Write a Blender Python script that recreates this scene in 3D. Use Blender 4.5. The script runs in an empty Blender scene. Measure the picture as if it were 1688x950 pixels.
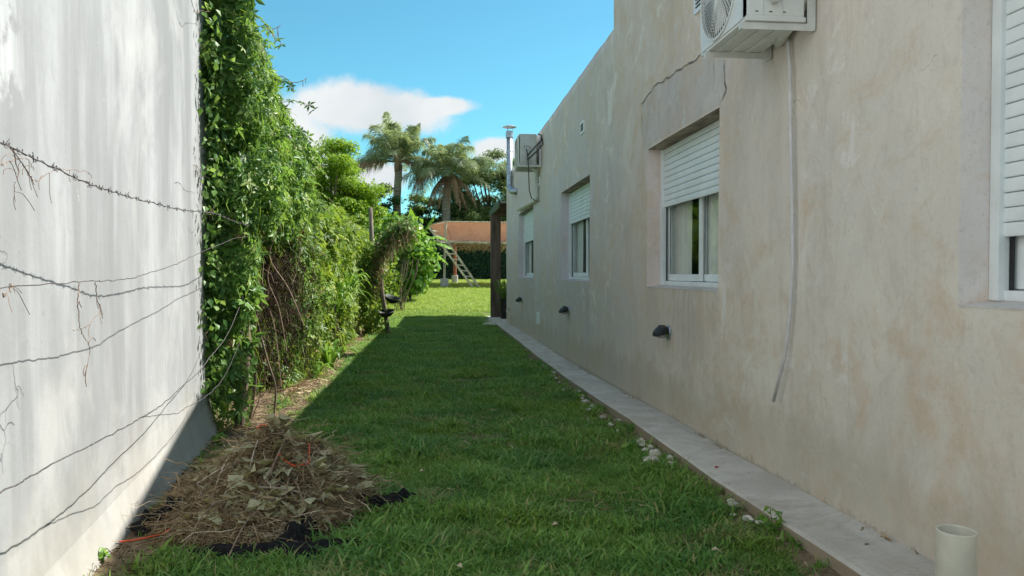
import bpy, math, random
import numpy as np
from mathutils import Vector, noise
R = math.radians
rng = np.random.default_rng(7)
random.seed(7)
SC = bpy.context.scene
COL = SC.collection
E = 1.4            # eye height of the photographer above z = 0; coordinates below are given from eye level

# ------------------------------------------------------------------ camera
cam = bpy.data.cameras.new('camera')
cam.sensor_width = 36; cam.lens = 26.0; cam.clip_start = 0.05; cam.clip_end = 2000
camo = bpy.data.objects.new('camera', cam); COL.objects.link(camo)
camo.location = (0, 0, E); camo.rotation_euler = (R(90 - 1.17), 0, R(-5.72))
SC.camera = camo

# ------------------------------------------------------------------ light
SUN = Vector((.806, .36, 1.0)).normalized()
SKY_STRENGTH = .11
SUN_STRENGTH = 2.65
SC.view_settings.view_transform = 'Standard'
SC.view_settings.look = 'None'
SC.view_settings.gamma = 1
SC.view_settings.exposure = 1.88
SC.view_settings.use_curve_mapping = False
SC.cycles.diffuse_bounces = 8; SC.cycles.max_bounces = 12; SC.cycles.transparent_max_bounces = 12
w = bpy.data.worlds.new('World'); SC.world = w; w.use_nodes = True
wn, wl = w.node_tree.nodes, w.node_tree.links
for n in list(wn): wn.remove(n)
def WN(t, **k):
    n = wn.new(t)
    for a, b in k.items(): setattr(n, a, b)
    return n
def wm(op, a, b=None, c=None, clamp=False):
    n = WN('ShaderNodeMath', operation=op); n.use_clamp = clamp
    for i, x in enumerate((a, b, c)):
        if x is None: continue
        if isinstance(x, (int, float)): n.inputs[i].default_value = x
        else: wl.new(x, n.inputs[i])
    return n.outputs[0]
sky = WN('ShaderNodeTexSky', sky_type='NISHITA')
sky.sun_disc = False; sky.sun_elevation = math.asin(SUN.z); sky.sun_rotation = math.atan2(SUN.x, SUN.y)
sky.air_density = 1.0; sky.dust_density = .35; sky.ozone_density = 1.3
tc = WN('ShaderNodeTexCoord')
sep = WN('ShaderNodeSeparateXYZ'); wl.new(tc.outputs['Generated'], sep.inputs[0])
dx, dy, dz = sep.outputs
az = wm('ARCTAN2', dx, dy)              # radians right of +y
el = wm('ARCSINE', dz)
# cumulus banks: each an ellipse in azimuth / elevation whose edge is broken up by noise
cmb = WN('ShaderNodeCombineXYZ'); wl.new(az, cmb.inputs[0]); wl.new(el, cmb.inputs[1])
n1 = WN('ShaderNodeTexNoise'); n1.inputs['Scale'].default_value = 9; n1.inputs['Detail'].default_value = 9; n1.inputs['Roughness'].default_value = .62
wl.new(cmb.outputs[0], n1.inputs['Vector'])
n2 = WN('ShaderNodeTexNoise'); n2.inputs['Scale'].default_value = 4.2; n2.inputs['Detail'].default_value = 5
wl.new(cmb.outputs[0], n2.inputs['Vector'])
f = None
def bank(a, e, ra, re_):
    q = wm('ADD', wm('POWER', wm('DIVIDE', wm('SUBTRACT', az, R(a)), R(ra)), 2), wm('POWER', wm('DIVIDE', wm('SUBTRACT', el, R(e)), R(re_)), 2))
    return wm('SUBTRACT', 1, wm('SQRT', q))
for bk in [(-5.5, 12.2, 8.0, 2.3), (-13, 9.5, 7.5, 4.8), (0.2, 12.6, 3.6, .9), (4.8, 9.4, 3.0, 1.2), (-6.5, 7.2, 5.5, 1.9), (30, 9, 14, 4), (-48, 10, 13, 5), (75, 12, 12, 5), (-100, 14, 20, 6), (130, 11, 22, 6), (-150, 9, 18, 5)]:
    b = bank(*bk); f = b if f is None else wm('MAXIMUM', f, b)
f = wm('ADD', f, wm('MULTIPLY', wm('SUBTRACT', n1.outputs[0], .5), 1.5))
n3 = WN('ShaderNodeTexNoise'); n3.inputs['Scale'].default_value = 2.6; n3.inputs['Detail'].default_value = 8; n3.inputs['Roughness'].default_value = .58
pr = WN('ShaderNodeCombineXYZ'); hz = wm('ADD', wm('ABSOLUTE', dz), .35); wl.new(wm('DIVIDE', dx, hz), pr.inputs[0]); wl.new(wm('DIVIDE', dy, hz), pr.inputs[1]); pr.inputs[2].default_value = 3.7
wl.new(pr.outputs[0], n3.inputs['Vector'])
gen = wm('MULTIPLY', wm('SUBTRACT', n3.outputs[0], .46), 3.2)  # unseen cloud cover, added outside the view to lift the ambient light
inview = wm('MULTIPLY', wm('LESS_THAN', wm('ABSOLUTE', wm('SUBTRACT', az, R(3))), R(38)), wm('LESS_THAN', el, R(32)))
f = wm('MAXIMUM', f, wm('SUBTRACT', gen, wm('MULTIPLY', inview, 2)))
mask = WN('ShaderNodeMapRange'); mask.interpolation_type = 'SMOOTHSTEP'
mask.inputs['From Min'].default_value = -.02; mask.inputs['From Max'].default_value = .42
wl.new(f, mask.inputs['Value'])
cr = WN('ShaderNodeValToRGB')
cr.color_ramp.elements[0].position = .34; cr.color_ramp.elements[0].color = (1.62, 1.78, 1.9, 1)
cr.color_ramp.elements[1].position = .62; cr.color_ramp.elements[1].color = (2.35, 2.42, 2.42, 1)
wl.new(n2.outputs[0], cr.inputs[0])
tint = WN('ShaderNodeMix', data_type='RGBA', blend_type='MULTIPLY'); tint.inputs[0].default_value = 1
wl.new(sky.outputs[0], tint.inputs[6]); tint.inputs[7].default_value = (.215, .440, .420, 1)
mx = WN('ShaderNodeMix', data_type='RGBA'); wl.new(mask.outputs[0], mx.inputs[0])
wl.new(tint.outputs[2], mx.inputs[6]); wl.new(cr.outputs[0], mx.inputs[7])
bg = WN('ShaderNodeBackground'); bg.inputs[1].default_value = SKY_STRENGTH
wl.new(mx.outputs[2], bg.inputs[0])
wo = WN('ShaderNodeOutputWorld'); wl.new(bg.outputs[0], wo.inputs[0])
sun = bpy.data.lights.new('sun', 'SUN'); sun.energy = SUN_STRENGTH; sun.angle = R(.53); sun.color = (1, .945, .87)
suno = bpy.data.objects.new('sun', sun); COL.objects.link(suno)
suno.rotation_euler = (-SUN).to_track_quat('-Z', 'Y').to_euler(); suno.location = (8, 4, 12)

# ------------------------------------------------------------------ materials
class NM:
    """small helper around a node tree"""
    def __init__(s, name):
        s.m = bpy.data.materials.new(name); s.m.use_nodes = True
        s.n, s.l = s.m.node_tree.nodes, s.m.node_tree.links
        for n in list(s.n): s.n.remove(n)
        s.out = s.n.new('ShaderNodeOutputMaterial')
        s.p = s.n.new('ShaderNodeBsdfPrincipled'); s.l.new(s.p.outputs[0], s.out.inputs[0])
        s.geo = None
    def put(s, x, sock):
        if isinstance(x, bpy.types.NodeSocket): s.l.new(x, sock)
        elif isinstance(x, (tuple, list)) and sock.type == 'RGBA': sock.default_value = (*x[:3], 1)
        else: sock.default_value = x
    def N(s, t, **k):
        n = s.n.new(t)
        for a, b in k.items(): setattr(n, a, b)
        return n
    def pos(s):
        if s.geo is None: s.geo = s.N('ShaderNodeNewGeometry')
        return s.geo.outputs['Position']
    def xyz(s, v=None):
        n = s.N('ShaderNodeSeparateXYZ'); s.l.new(v or s.pos(), n.inputs[0]); return n.outputs
    def noise(s, scale, detail=4, rough=.55, vec=None, stretch=None, dist=0):
        n = s.N('ShaderNodeTexNoise'); n.inputs['Scale'].default_value = scale
        n.inputs['Detail'].default_value = detail; n.inputs['Roughness'].default_value = rough; n.inputs['Distortion'].default_value = dist
        v = vec or s.pos()
        if stretch:
            m = s.N('ShaderNodeMapping'); m.inputs['Scale'].default_value = stretch; s.l.new(v, m.inputs[0]); v = m.outputs[0]
        s.l.new(v, n.inputs['Vector']); return n.outputs[0]
    def math(s, op, a, b=None, c=None, clamp=False):
        n = s.N('ShaderNodeMath', operation=op); n.use_clamp = clamp
        for i, x in enumerate((a, b, c)):
            if x is not None: s.put(x, n.inputs[i])
        return n.outputs[0]
    def ramp(s, v, a, b, smooth=True):
        n = s.N('ShaderNodeMapRange'); n.interpolation_type = 'SMOOTHSTEP' if smooth else 'LINEAR'
        n.inputs['From Min'].default_value = a; n.inputs['From Max'].default_value = b
        s.put(v, n.inputs['Value']); return n.outputs[0]
    def mix(s, f, a, b, mode='MIX'):
        n = s.N('ShaderNodeMix', data_type='RGBA', blend_type=mode)
        s.put(f, n.inputs[0]); s.put(a, n.inputs[6]); s.put(b, n.inputs[7]); return n.outputs[2]
    def bump(s, h, dist=.01, strength=1, base=None):
        n = s.N('ShaderNodeBump'); n.inputs['Distance'].default_value = dist; n.inputs['Strength'].default_value = strength
        s.put(h, n.inputs['Height'])
        if base: s.l.new(base, n.inputs['Normal'])
        s.l.new(n.outputs[0], s.p.inputs['Normal']); return n.outputs[0]
    def set(s, col=None, rough=None, metal=None, spec=None):
        if col is not None: s.put(col, s.p.inputs['Base Color'])
        if rough is not None: s.put(rough, s.p.inputs['Roughness'])
        if metal is not None: s.put(metal, s.p.inputs['Metallic'])
        if spec is not None: s.put(spec, s.p.inputs['Specular IOR Level'])
        return s.m
    def attr(s, name):
        n = s.N('ShaderNodeAttribute'); n.attribute_name = name; return n.outputs['Fac']

def simple(name, col, rough=.6, metal=0, var=.15, scale=12, bump=.002, spec=.4, stretch=None):
    k = NM(name); nz = k.noise(scale, 5, .6, stretch=stretch)
    dark = tuple(c * (1 - var * 1.6) for c in col); light = tuple(min(1, c * (1 + var)) for c in col)
    k.set(k.mix(k.ramp(nz, .3, .7), dark, light), rough, metal, spec)
    if bump: k.bump(nz, bump, .6)
    return k.m

def leafmat(name, c1, c2, c3, trans=.35, rough=.45, spec=.35):
    k = NM(name); v = k.attr('var')
    nz = k.noise(1.6, 3)
    col = k.mix(k.ramp(v, .0, .75, False), c1, c2)
    col = k.mix(k.ramp(v, .82, 1.0, False), col, c3)
    col = k.mix(k.math('MULTIPLY', k.ramp(nz, .35, .65), .35), col, tuple(c * .62 for c in c1))
    k.set(col, rough, 0, spec)
    t = k.N('ShaderNodeBsdfTranslucent'); ms = k.N('ShaderNodeMixShader'); ms.inputs[0].default_value = trans
    k.l.new(k.mix(.5, col, (c2[0] * 2.2, c2[1] * 1.9, c2[2] * .9)), t.inputs[0])
    k.l.new(k.p.outputs[0], ms.inputs[1]); k.l.new(t.outputs[0], ms.inputs[2]); k.l.new(ms.outputs[0], k.out.inputs[0])
    return k.m

def plaster(name, tone=(1.05, .99, .985), base_chip=True):
    """unpainted cement render with lime bloom, water streaks and trowel marks"""
    k = NM(name)
    big = k.noise(.55, 5, .6, dist=.6); mid = k.noise(2.3, 6, .62, dist=.4); fine = k.noise(38, 4, .6)
    streak = k.noise(1, 6, .65, stretch=(3.2, 3.2, .28)); streak2 = k.noise(1, 4, .6, stretch=(13, 13, .7))
    bloom = k.noise(1.15, 7, .68, stretch=(1, 1, .8), dist=1.2)
    X_, Y_, Z_ = k.xyz()
    a = tuple(x * y for x, y in zip((.74, .66, .575), tone)); b = tuple(x * y for x, y in zip((.62, .58, .53), tone)); c = tuple(x * y for x, y in zip((.80, .75, .66), tone))
    col = k.mix(k.ramp(big, .36, .62), b, a)
    warm = k.math('MULTIPLY', k.ramp(mid, .42, .62), .75)
    col = k.mix(warm, col, tuple(x * y for x, y in zip((.70, .60, .50), tone)))
    col = k.mix(k.math('MULTIPLY', k.ramp(k.noise(.9, 6, .65, stretch=(1, 1, .45), dist=.9), .52, .66), .55), col, tuple(x * y for x, y in zip((.44, .40, .35), tone)))
    col = k.mix(k.math('MULTIPLY', k.ramp(bloom, .47, .68), .85), col, c)
    # paler near, greyer far: the bounce light's drop-off put into the colour
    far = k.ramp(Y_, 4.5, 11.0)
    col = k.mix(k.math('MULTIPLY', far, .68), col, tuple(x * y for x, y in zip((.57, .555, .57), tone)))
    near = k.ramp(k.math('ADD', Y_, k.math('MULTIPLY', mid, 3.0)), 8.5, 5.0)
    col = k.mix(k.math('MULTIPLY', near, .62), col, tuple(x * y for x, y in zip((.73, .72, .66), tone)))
    och = k.math('MULTIPLY', k.ramp(k.noise(1.35, 7, .7, dist=.7), .48, .60), k.ramp(k.noise(6, 5, .65), .30, .62))
    col = k.mix(k.math('MULTIPLY', och, .8), col, tuple(x * y for x, y in zip((.64, .53, .40), tone)))
    pale = k.math('MULTIPLY', k.ramp(k.noise(2.7, 8, .75, dist=1.0), .54, .64), k.ramp(k.noise(.8, 3), .40, .6))
    col = k.mix(k.math('MULTIPLY', pale, .8), col, tuple(x * y for x, y in zip((.80, .80, .77), tone)))
    trowel = k.noise(3.4, 9, .78, stretch=(1, 1.6, .8), dist=1.6)
    col = k.mix(k.math('MULTIPLY', k.ramp(trowel, .53, .57), .24), col, tuple(x * .72 for x in a))
    col = k.mix(k.math('MULTIPLY', k.ramp(k.noise(11, 6, .75), .5, .7), .16), col, tuple(x * .70 for x in b))
    col = k.mix(k.math('MULTIPLY', k.ramp(streak, .52, .8), .4), col, tuple(x * .78 for x in b))
    col = k.mix(k.math('MULTIPLY', k.ramp(streak2, .55, .85), .14), col, c)
    col = k.mix(k.math('MULTIPLY', k.ramp(fine, .55, .75), .16), col, (.2, .18, .16))
    # water runs below each sill
    drip = k.noise(1, 5, .7, stretch=(24, 24, .8))
    for (ya_, yb_) in ((5.1, 6.96), (9.63, 11.95), (15.4, 18.3)):
        inn = k.math('MULTIPLY', k.ramp(Y_, ya_ - .06, ya_ + .05), k.ramp(Y_, yb_ + .06, yb_ - .05))
        dn = k.math('MULTIPLY', k.ramp(Z_, E - .13, E - .15), k.ramp(Z_, E - 1.25, E - .15, False))
        q = k.math('MULTIPLY', k.math('MULTIPLY', inn, dn), k.math('ADD', k.math('MULTIPLY', k.ramp(drip, .45, .7), .30), .14))
        col = k.mix(q, col, tuple(x * .62 for x in b))
    speck = k.math('MULTIPLY', k.ramp(k.noise(95, 3, .7), .60, .68), .22)
    col = k.mix(speck, col, (.22, .2, .17))
    v = k.N('ShaderNodeTexVoronoi', feature='DISTANCE_TO_EDGE'); v.inputs['Scale'].default_value = .8
    ad = k.N('ShaderNodeVectorMath', operation='ADD'); nn = k.N('ShaderNodeTexNoise'); nn.inputs['Scale'].default_value = 2.2; nn.inputs['Detail'].default_value = 8
    k.l.new(k.pos(), nn.inputs['Vector']); k.l.new(k.pos(), ad.inputs[0]); k.l.new(nn.outputs[1], ad.inputs[1]); k.l.new(ad.outputs[0], v.inputs['Vector'])
    crk = k.math('MULTIPLY', k.ramp(v.outputs[0], .004, .001), k.ramp(mid, .58, .66))
    col = k.mix(k.math('MULTIPLY', crk, .5), col, (.17, .15, .13))
    if base_chip:
        zs = k.math('ADD', k.math('ADD', Z_, -E + 1.13), k.math('MULTIPLY', Y_, .017))     # height over the walkway
        chip = k.ramp(k.math('SUBTRACT', zs, k.math('MULTIPLY', k.math('MULTIPLY', k.ramp(k.noise(7, 9, .75, dist=.5), .46, .8), k.ramp(k.noise(.9, 3), .46, .62)), .15)), .006, -.012)
        col = k.mix(k.math('MULTIPLY', chip, .55), col, (.27, .245, .21))
        damp = k.ramp(k.math('SUBTRACT', zs, k.math('MULTIPLY', mid, .7)), .12, -.12)
        col = k.mix(k.math('MULTIPLY', damp, .4), col, (.43, .37, .27))
    k.set(col, .92, 0, .2)
    h = k.math('ADD', k.math('MULTIPLY', mid, 1.0), k.math('MULTIPLY', fine, .16))
    h = k.math('ADD', h, k.math('MULTIPLY', k.noise(9, 6, .65, stretch=(1, 1, .35), dist=.4), .7)); h = k.math('ADD', h, k.math('MULTIPLY', k.noise(120, 2, .6), .06))
    k.bump(h, .012, .8)
    return k.m

M = {}
M['plaster'] = plaster('cement_render')
M['plaster_patch'] = plaster('cement_patch', (.92, .90, .95), False)
M['plaster_pale'] = plaster('pale_reveal_render', (1.14, 1.09, 1.17), False)
M['lintel'] = simple('raw_lintel_concrete', (.33, .27, .205), .95, var=.35, scale=9, bump=.006, stretch=(1, .3, 1))

def limewall():
    k = NM('limewashed_concrete')
    X_, Y_, Z_ = k.xyz()
    s1 = k.noise(1, 7, .6, stretch=(1.9, 1.9, .30), dist=.5); s2 = k.noise(1, 6, .6, stretch=(5.5, 5.5, .6), dist=.4); mid = k.noise(2.2, 6, .6); big = k.noise(.8, 5, .6, dist=.6)
    fine = k.noise(42, 4, .6)
    col = k.mix(k.ramp(s1, .36, .62), (.385, .40, .41), (.245, .255, .26))
    col = k.mix(k.math('MULTIPLY', k.ramp(s2, .5, .75), .3), col, (.40, .40, .39))
    col = k.mix(k.math('MULTIPLY', k.ramp(big, .5, .68), .6), col, (.48, .485, .475))
    mot = k.ramp(k.noise(3.2, 8, .72, stretch=(1, 1, .55), dist=.6), .44, .62); col = k.mix(k.math('MULTIPLY', mot, .45), col, (.25, .26, .265))
    run = k.noise(1, 8, .7, stretch=(11, 11, .35)); runm = k.ramp(k.math('ADD', run, k.math('MULTIPLY', k.math('SUBTRACT', Z_, E + 1), .035)), .60, .635)
    col = k.mix(k.math('MULTIPLY', runm, .28), col, (.27, .275, .265))
    chip = k.math('MULTIPLY', k.ramp(k.noise(16, 6, .75), .66, .69), k.ramp(k.noise(1.7, 3), .5, .6)); col = k.mix(k.math('MULTIPLY', chip, .6), col, (.60, .60, .58))
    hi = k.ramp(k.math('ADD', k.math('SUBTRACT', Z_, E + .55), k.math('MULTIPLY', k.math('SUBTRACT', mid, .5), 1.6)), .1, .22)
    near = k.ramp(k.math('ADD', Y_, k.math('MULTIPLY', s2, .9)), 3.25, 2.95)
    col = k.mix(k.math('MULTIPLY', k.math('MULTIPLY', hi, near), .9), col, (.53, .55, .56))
    zb = k.math('ADD', Z_, -E + 1.32)
    st = k.ramp(k.math('SUBTRACT', zb, k.math('MULTIPLY', mid, .75)), .25, -.3)
    col = k.mix(k.math('MULTIPLY', st, .4), col, (.40, .37, .29))
    sp = k.math('MULTIPLY', k.ramp(fine, .64, .7), k.ramp(k.noise(3.1, 3), .5, .62))
    col = k.mix(k.math('MULTIPLY', sp, .5), col, (.16, .15, .13))
    k.set(col, .9, 0, .2)
    k.bump(k.math('ADD', k.math('MULTIPLY', mid, .8), k.math('MULTIPLY', fine, .12)), .01, .7)
    return k.m
M['limewall'] = limewall()

def pathmat():
    k = NM('worn_concrete')
    n = k.noise(3, 6, .6); fn = k.noise(60, 4, .6); st = k.noise(1, 4, .6, stretch=(6, .6, 1))
    col = k.mix(k.ramp(n, .35, .68), (.50, .455, .405), (.62, .575, .52))
    col = k.mix(k.math('MULTIPLY', k.ramp(st, .5, .75), .5), col, (.38, .34, .29))
    col = k.mix(k.math('MULTIPLY', k.ramp(fn, .6, .72), .3), col, (.14, .12, .1))
    dirt = k.math('MULTIPLY', k.ramp(k.noise(2.1, 8, .75, dist=.6), .50, .62), .45); col = k.mix(dirt, col, (.36, .30, .23)); col = k.mix(k.math('MULTIPLY', k.ramp(k.noise(70, 4, .7), .58, .64), .35), col, (.20, .17, .14))
    # earth splashed on the outer edge
    nz = k.geo.outputs['True Normal']; q = k.xyz(nz)
    side = k.ramp(q[2], .75, .3)
    col = k.mix(k.math('MULTIPLY', side, k.math('ADD', .45, k.math('MULTIPLY', n, .5))), col, (.27, .19, .11))
    k.set(col, .93, 0, .2); k.bump(k.math('ADD', n, k.math('MULTIPLY', fn, .2)), .008, .6)
    return k.m
M['path'] = pathmat()

def groundmat():
    k = NM('lawn_soil')
    n = k.noise(1.3, 6, .6); f2 = k.noise(22, 5, .7); X_, Y_, Z_ = k.xyz()
    grass = k.mix(k.ramp(f2, .35, .65), (.04, .09, .016), (.10, .17, .035))
    soil = k.mix(k.ramp(f2, .3, .7), (.13, .09, .055), (.28, .21, .135))
    nn = k.math('MULTIPLY', k.math('SUBTRACT', k.noise(2.6, 6, .65), .5), 1.1)
    left = k.ramp(k.math('ADD', X_, nn), -1.15, -1.45)                   # bare earth under the vines
    left = k.math('MULTIPLY', left, k.ramp(Y_, 27, 22))
    right = k.ramp(k.math('ADD', X_, k.math('MULTIPLY', nn, .35)), 1.46, 1.56)
    bare = k.math('MAXIMUM', left, k.math('MULTIPLY', right, k.ramp(Y_, 25, 23)))
    bare = k.math('MAXIMUM', bare, k.math('MULTIPLY', k.ramp(n, .54, .62), .8))
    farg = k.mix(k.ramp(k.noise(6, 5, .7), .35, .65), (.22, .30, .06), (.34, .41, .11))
    grass = k.mix(k.ramp(Y_, 24, 32), grass, farg)  # stretch beyond the house shadow: sunlight put into a paler, yellower colour
    k.set(k.mix(bare, grass, soil), .95, 0, .15); k.bump(f2, .03, .8)
    return k.m
M['ground'] = groundmat()

def grassmat():
    k = NM('grass_blades')
    v = k.attr('var'); oi = k.N('ShaderNodeObjectInfo').outputs['Random']
    X_, Y_, Z_ = k.xyz()
    a = k.mix(k.ramp(v, 0, 1, False), (.11, .24, .042), (.34, .54, .12))
    a = k.mix(k.ramp(k.noise(1.1, 4, .6), .38, .62), a, k.mix(v, (.055, .175, .04), (.20, .40, .09)))
    a = k.mix(k.math('MULTIPLY', k.ramp(k.noise(.75, 3, .5), .52, .64), .6), a, k.mix(v, (.12, .21, .02), (.34, .48, .07)))
    dry = k.math('MULTIPLY', k.ramp(k.noise(2.3, 7, .75), .54, .64), k.ramp(oi, .3, .5))
    dry = k.math('MAXIMUM', dry, k.ramp(v, .90, .93))
    a = k.mix(k.math('MULTIPLY', dry, .8), a, (.46, .37, .19))
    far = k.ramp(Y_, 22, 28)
    a = k.mix(k.math('MULTIPLY', far, .75), a, (.40, .47, .10))  # sunlight on the far lawn put into the blade colour
    k.set(a, .5, 0, .3)
    t = k.N('ShaderNodeBsdfTranslucent'); ms = k.N('ShaderNodeMixShader'); ms.inputs[0].default_value = .4
    k.l.new(k.mix(.4, a, (.30, .48, .05)), t.inputs[0])
    k.l.new(k.p.outputs[0], ms.inputs[1]); k.l.new(t.outputs[0], ms.inputs[2]); k.l.new(ms.outputs[0], k.out.inputs[0])
    return k.m
M['grass'] = grassmat()

M['vine'] = leafmat('vine_leaf', (.05, .14, .035), (.17, .32, .075), (.44, .54, .17), .42, .42, .4)
M['vine_bright'] = leafmat('hedge_vine_leaf', (.09, .19, .028), (.22, .34, .05), (.40, .42, .09), .38, .5, .3)
M['dead_leaf'] = leafmat('dead_leaf', (.22, .15, .09), (.38, .27, .16), (.5, .38, .25), .15, .8, .15)
M['olive_leaf'] = leafmat('wilted_leaf', (.34, .33, .19), (.60, .57, .37), (.48, .42, .33), .15, .7, .2)
M['big_leaf'] = leafmat('papaya_leaf', (.09, .22, .035), (.19, .36, .055), (.34, .44, .09), .38, .45, .4)
M['tree_bright'] = leafmat('bright_tree_leaf', (.10, .22, .018), (.25, .40, .03), (.42, .50, .06), .42, .5, .25)
M['tree_grey'] = leafmat('feathery_tree_leaf', (.09, .15, .055), (.18, .25, .10), (.32, .35, .15), .3, .55, .25)
M['tree_dark'] = leafmat('dark_shrub_leaf', (.035, .085, .028), (.08, .16, .05), (.16, .24, .07), .28, .5, .3)
M['tree_mid'] = leafmat('shrub_leaf', (.07, .15, .03), (.16, .27, .06), (.28, .38, .10), .3, .5, .3)
M['palm'] = leafmat('palm_frond', (.12, .19, .11), (.25, .33, .20), (.44, .47, .32), .42, .45, .4)
M['palm_dead'] = leafmat('dead_palm_frond', (.24, .16, .11), (.38, .27, .19), (.48, .37, .28), .2, .8, .1)
M['hedge_dark'] = leafmat('dark_hedge_leaf', (.018, .045, .028), (.032, .075, .042), (.05, .11, .055), .1, .6, .15)  # leaf colours kept very dark for the shade of canopy and trees
M['bark'] = simple('bark', (.17, .13, .095), .95, var=.35, scale=14, bump=.01, stretch=(1, 1, .25))
M['palm_bark'] = simple('palm_trunk', (.27, .24, .21), .95, var=.3, scale=5, bump=.02, stretch=(.3, .3, 3))
M['stem'] = simple('dry_stem', (.28, .20, .15), .95, var=.35, scale=30, bump=.002)
M['thatch'] = simple('shaded_vine_thatch', (.040, .028, .02), 1, var=.5, scale=17, bump=.03, spec=.05)
M['wood'] = simple('weathered_wood', (.21, .175, .14), .95, var=.35, scale=16, bump=.006, stretch=(1, 1, .12))
M['redwood'] = simple('brown_painted_wood', (.12, .09, .075), .85, var=.3, scale=9, bump=.004, stretch=(1, 1, .15))
M['polewood'] = simple('peeled_pole', (.56, .48, .38), .9, var=.25, scale=8, bump=.004, stretch=(1, 1, .2))
M['redpost'] = simple('red_brown_post', (.33, .13, .075), .85, var=.25, scale=8, bump=.003)
def canvasmat():
    k = NM('tan_shade_cloth'); n = k.noise(2.5, 5, .6); w_ = k.noise(1, 3, .5, stretch=(30, 30, 2))
    col = k.mix(k.ramp(n, .3, .7), (.62, .40, .33), (.74, .50, .42)); col = k.mix(k.math('MULTIPLY', w_, .2), col, (.6, .36, .28)); k.set(col, .95, 0, .1); k.bump(n, .02, .6)
    t = k.N('ShaderNodeBsdfTranslucent'); ms = k.N('ShaderNodeMixShader'); ms.inputs[0].default_value = .5; k.l.new(col, t.inputs[0])
    k.l.new(k.p.outputs[0], ms.inputs[1]); k.l.new(t.outputs[0], ms.inputs[2]); k.l.new(ms.outputs[0], k.out.inputs[0]); return k.m
M['canvas'] = canvasmat()
M['wire'] = simple('rusty_wire', (.11, .10, .10), .75, .3, var=.4, scale=60, bump=0)
M['galv'] = simple('galvanised_steel', (.42, .47, .52), .42, .75, var=.25, scale=22, bump=.002)
M['ac'] = simple('ac_casing', (.70, .715, .70), .42, 0, var=.04, scale=6, bump=.0005, spec=.5)
M['ac_old'] = simple('weathered_ac_casing', (.56, .57, .53), .5, 0, var=.10, scale=5, bump=.001, spec=.4)
M['bracket'] = simple('bracket_paint', (.66, .665, .64), .5, .1, var=.07, scale=10, bump=.0005)
M['black'] = simple('black_plastic', (.013, .013, .015), .5, 0, var=.3, scale=20, bump=.002, spec=.5)
M['pvc'] = simple('white_pvc', (.66, .63, .54), .38, 0, var=.08, scale=7, bump=.0005, spec=.5)
M['hose'] = simple('grey_hose', (.66, .64, .66), .5, 0, var=.08, scale=9, bump=.0005, spec=.5)
M['insul'] = simple('white_pipe_wrap', (.62, .62, .58), .75, 0, var=.10, scale=14, bump=.004)
M['shutter'] = simple('shutter_pvc', (.80, .85, .87), .42, 0, var=.05, scale=3, bump=.0008, spec=.5)
M['frame'] = simple('white_window_frame', (.80, .84, .86), .35, 0, var=.05, scale=5, bump=.0005, spec=.5)
M['curtain'] = simple('grey_curtain', (.86, .80, .76), .95, 0, var=.06, scale=4, bump=.002, spec=.1)
M['room'] = simple('dim_room_wall', (.22, .22, .21), .95, 0, var=.1, scale=2, bump=0)
M['roof_paint'] = simple('green_fascia_paint', (.055, .085, .055), .6, 0, var=.3, scale=7, bump=.003)
M['roof'] = simple('roof_sheet', (.30, .30, .29), .7, .2, var=.2, scale=3, bump=.003)
M['terracotta'] = simple('dark_pot', (.02, .02, .022), .5, 0, var=.3, scale=10, bump=.002)
M['stone'] = simple('pale_stone', (.56, .52, .45), .95, 0, var=.25, scale=25, bump=.006)
M['block'] = simple('concrete_block', (.42, .41, .40), .95, 0, var=.2, scale=12, bump=.006)
M['dry_stems'] = leafmat('dry_stems', (.035, .025, .018), (.08, .058, .04), (.28, .22, .16), .05, .9, .1)  # darker stem colours that carry the shade inside the vine hollow
M['straw'] = leafmat('straw', (.18, .12, .07), (.50, .38, .24), (.85, .72, .52), .05, .9, .1)
M['pilesoil'] = simple('pile_soil', (.14, .10, .065), 1, 0, var=.5, scale=20, bump=.03, spec=.05)
M['cloth'] = simple('black_mesh_cloth', (.012, .012, .014), .85, 0, var=.3, scale=40, bump=.006, spec=.2)
M['orange'] = simple('orange_cord', (.85, .10, .025), .5, 0, var=.1, scale=20, bump=0)
M['redpetal'] = simple('red_petal', (.40, .02, .025), .6, 0, var=.2, scale=40, bump=0)
M['brass'] = simple('tap_metal', (.45, .42, .38), .35, .8, var=.2, scale=30, bump=0)
M['white'] = simple('white_label_paper', (.75, .75, .74), .6, 0, var=.03, scale=10, bump=0)
M['labred'] = simple('label_red', (.45, .06, .05), .6, 0, var=.03, scale=10, bump=0)
M['labblue'] = simple('label_blue', (.05, .22, .38), .6, 0, var=.03, scale=10, bump=0)
M['disc'] = simple('dark_iron', (.035, .045, .035), .6, .5, var=.4, scale=20, bump=.003)
def glassmat():
    k = NM('window_glass')
    fr = k.N('ShaderNodeFresnel'); fr.inputs[0].default_value = 1.5
    gl = k.N('ShaderNodeBsdfGlossy'); gl.inputs['Roughness'].default_value = .015; gl.inputs[0].default_value = (.9, .95, .95, 1)
    tr = k.N('ShaderNodeBsdfTransparent'); tr.inputs[0].default_value = (.93, .96, .95, 1)
    ms = k.N('ShaderNodeMixShader'); k.l.new(k.math('MULTIPLY', fr.outputs[0], .14), ms.inputs[0]); k.l.new(tr.outputs[0], ms.inputs[1]); k.l.new(gl.outputs[0], ms.inputs[2])
    k.l.new(ms.outputs[0], k.out.inputs[0]); return k.m
M['glass'] = glassmat()

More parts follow.
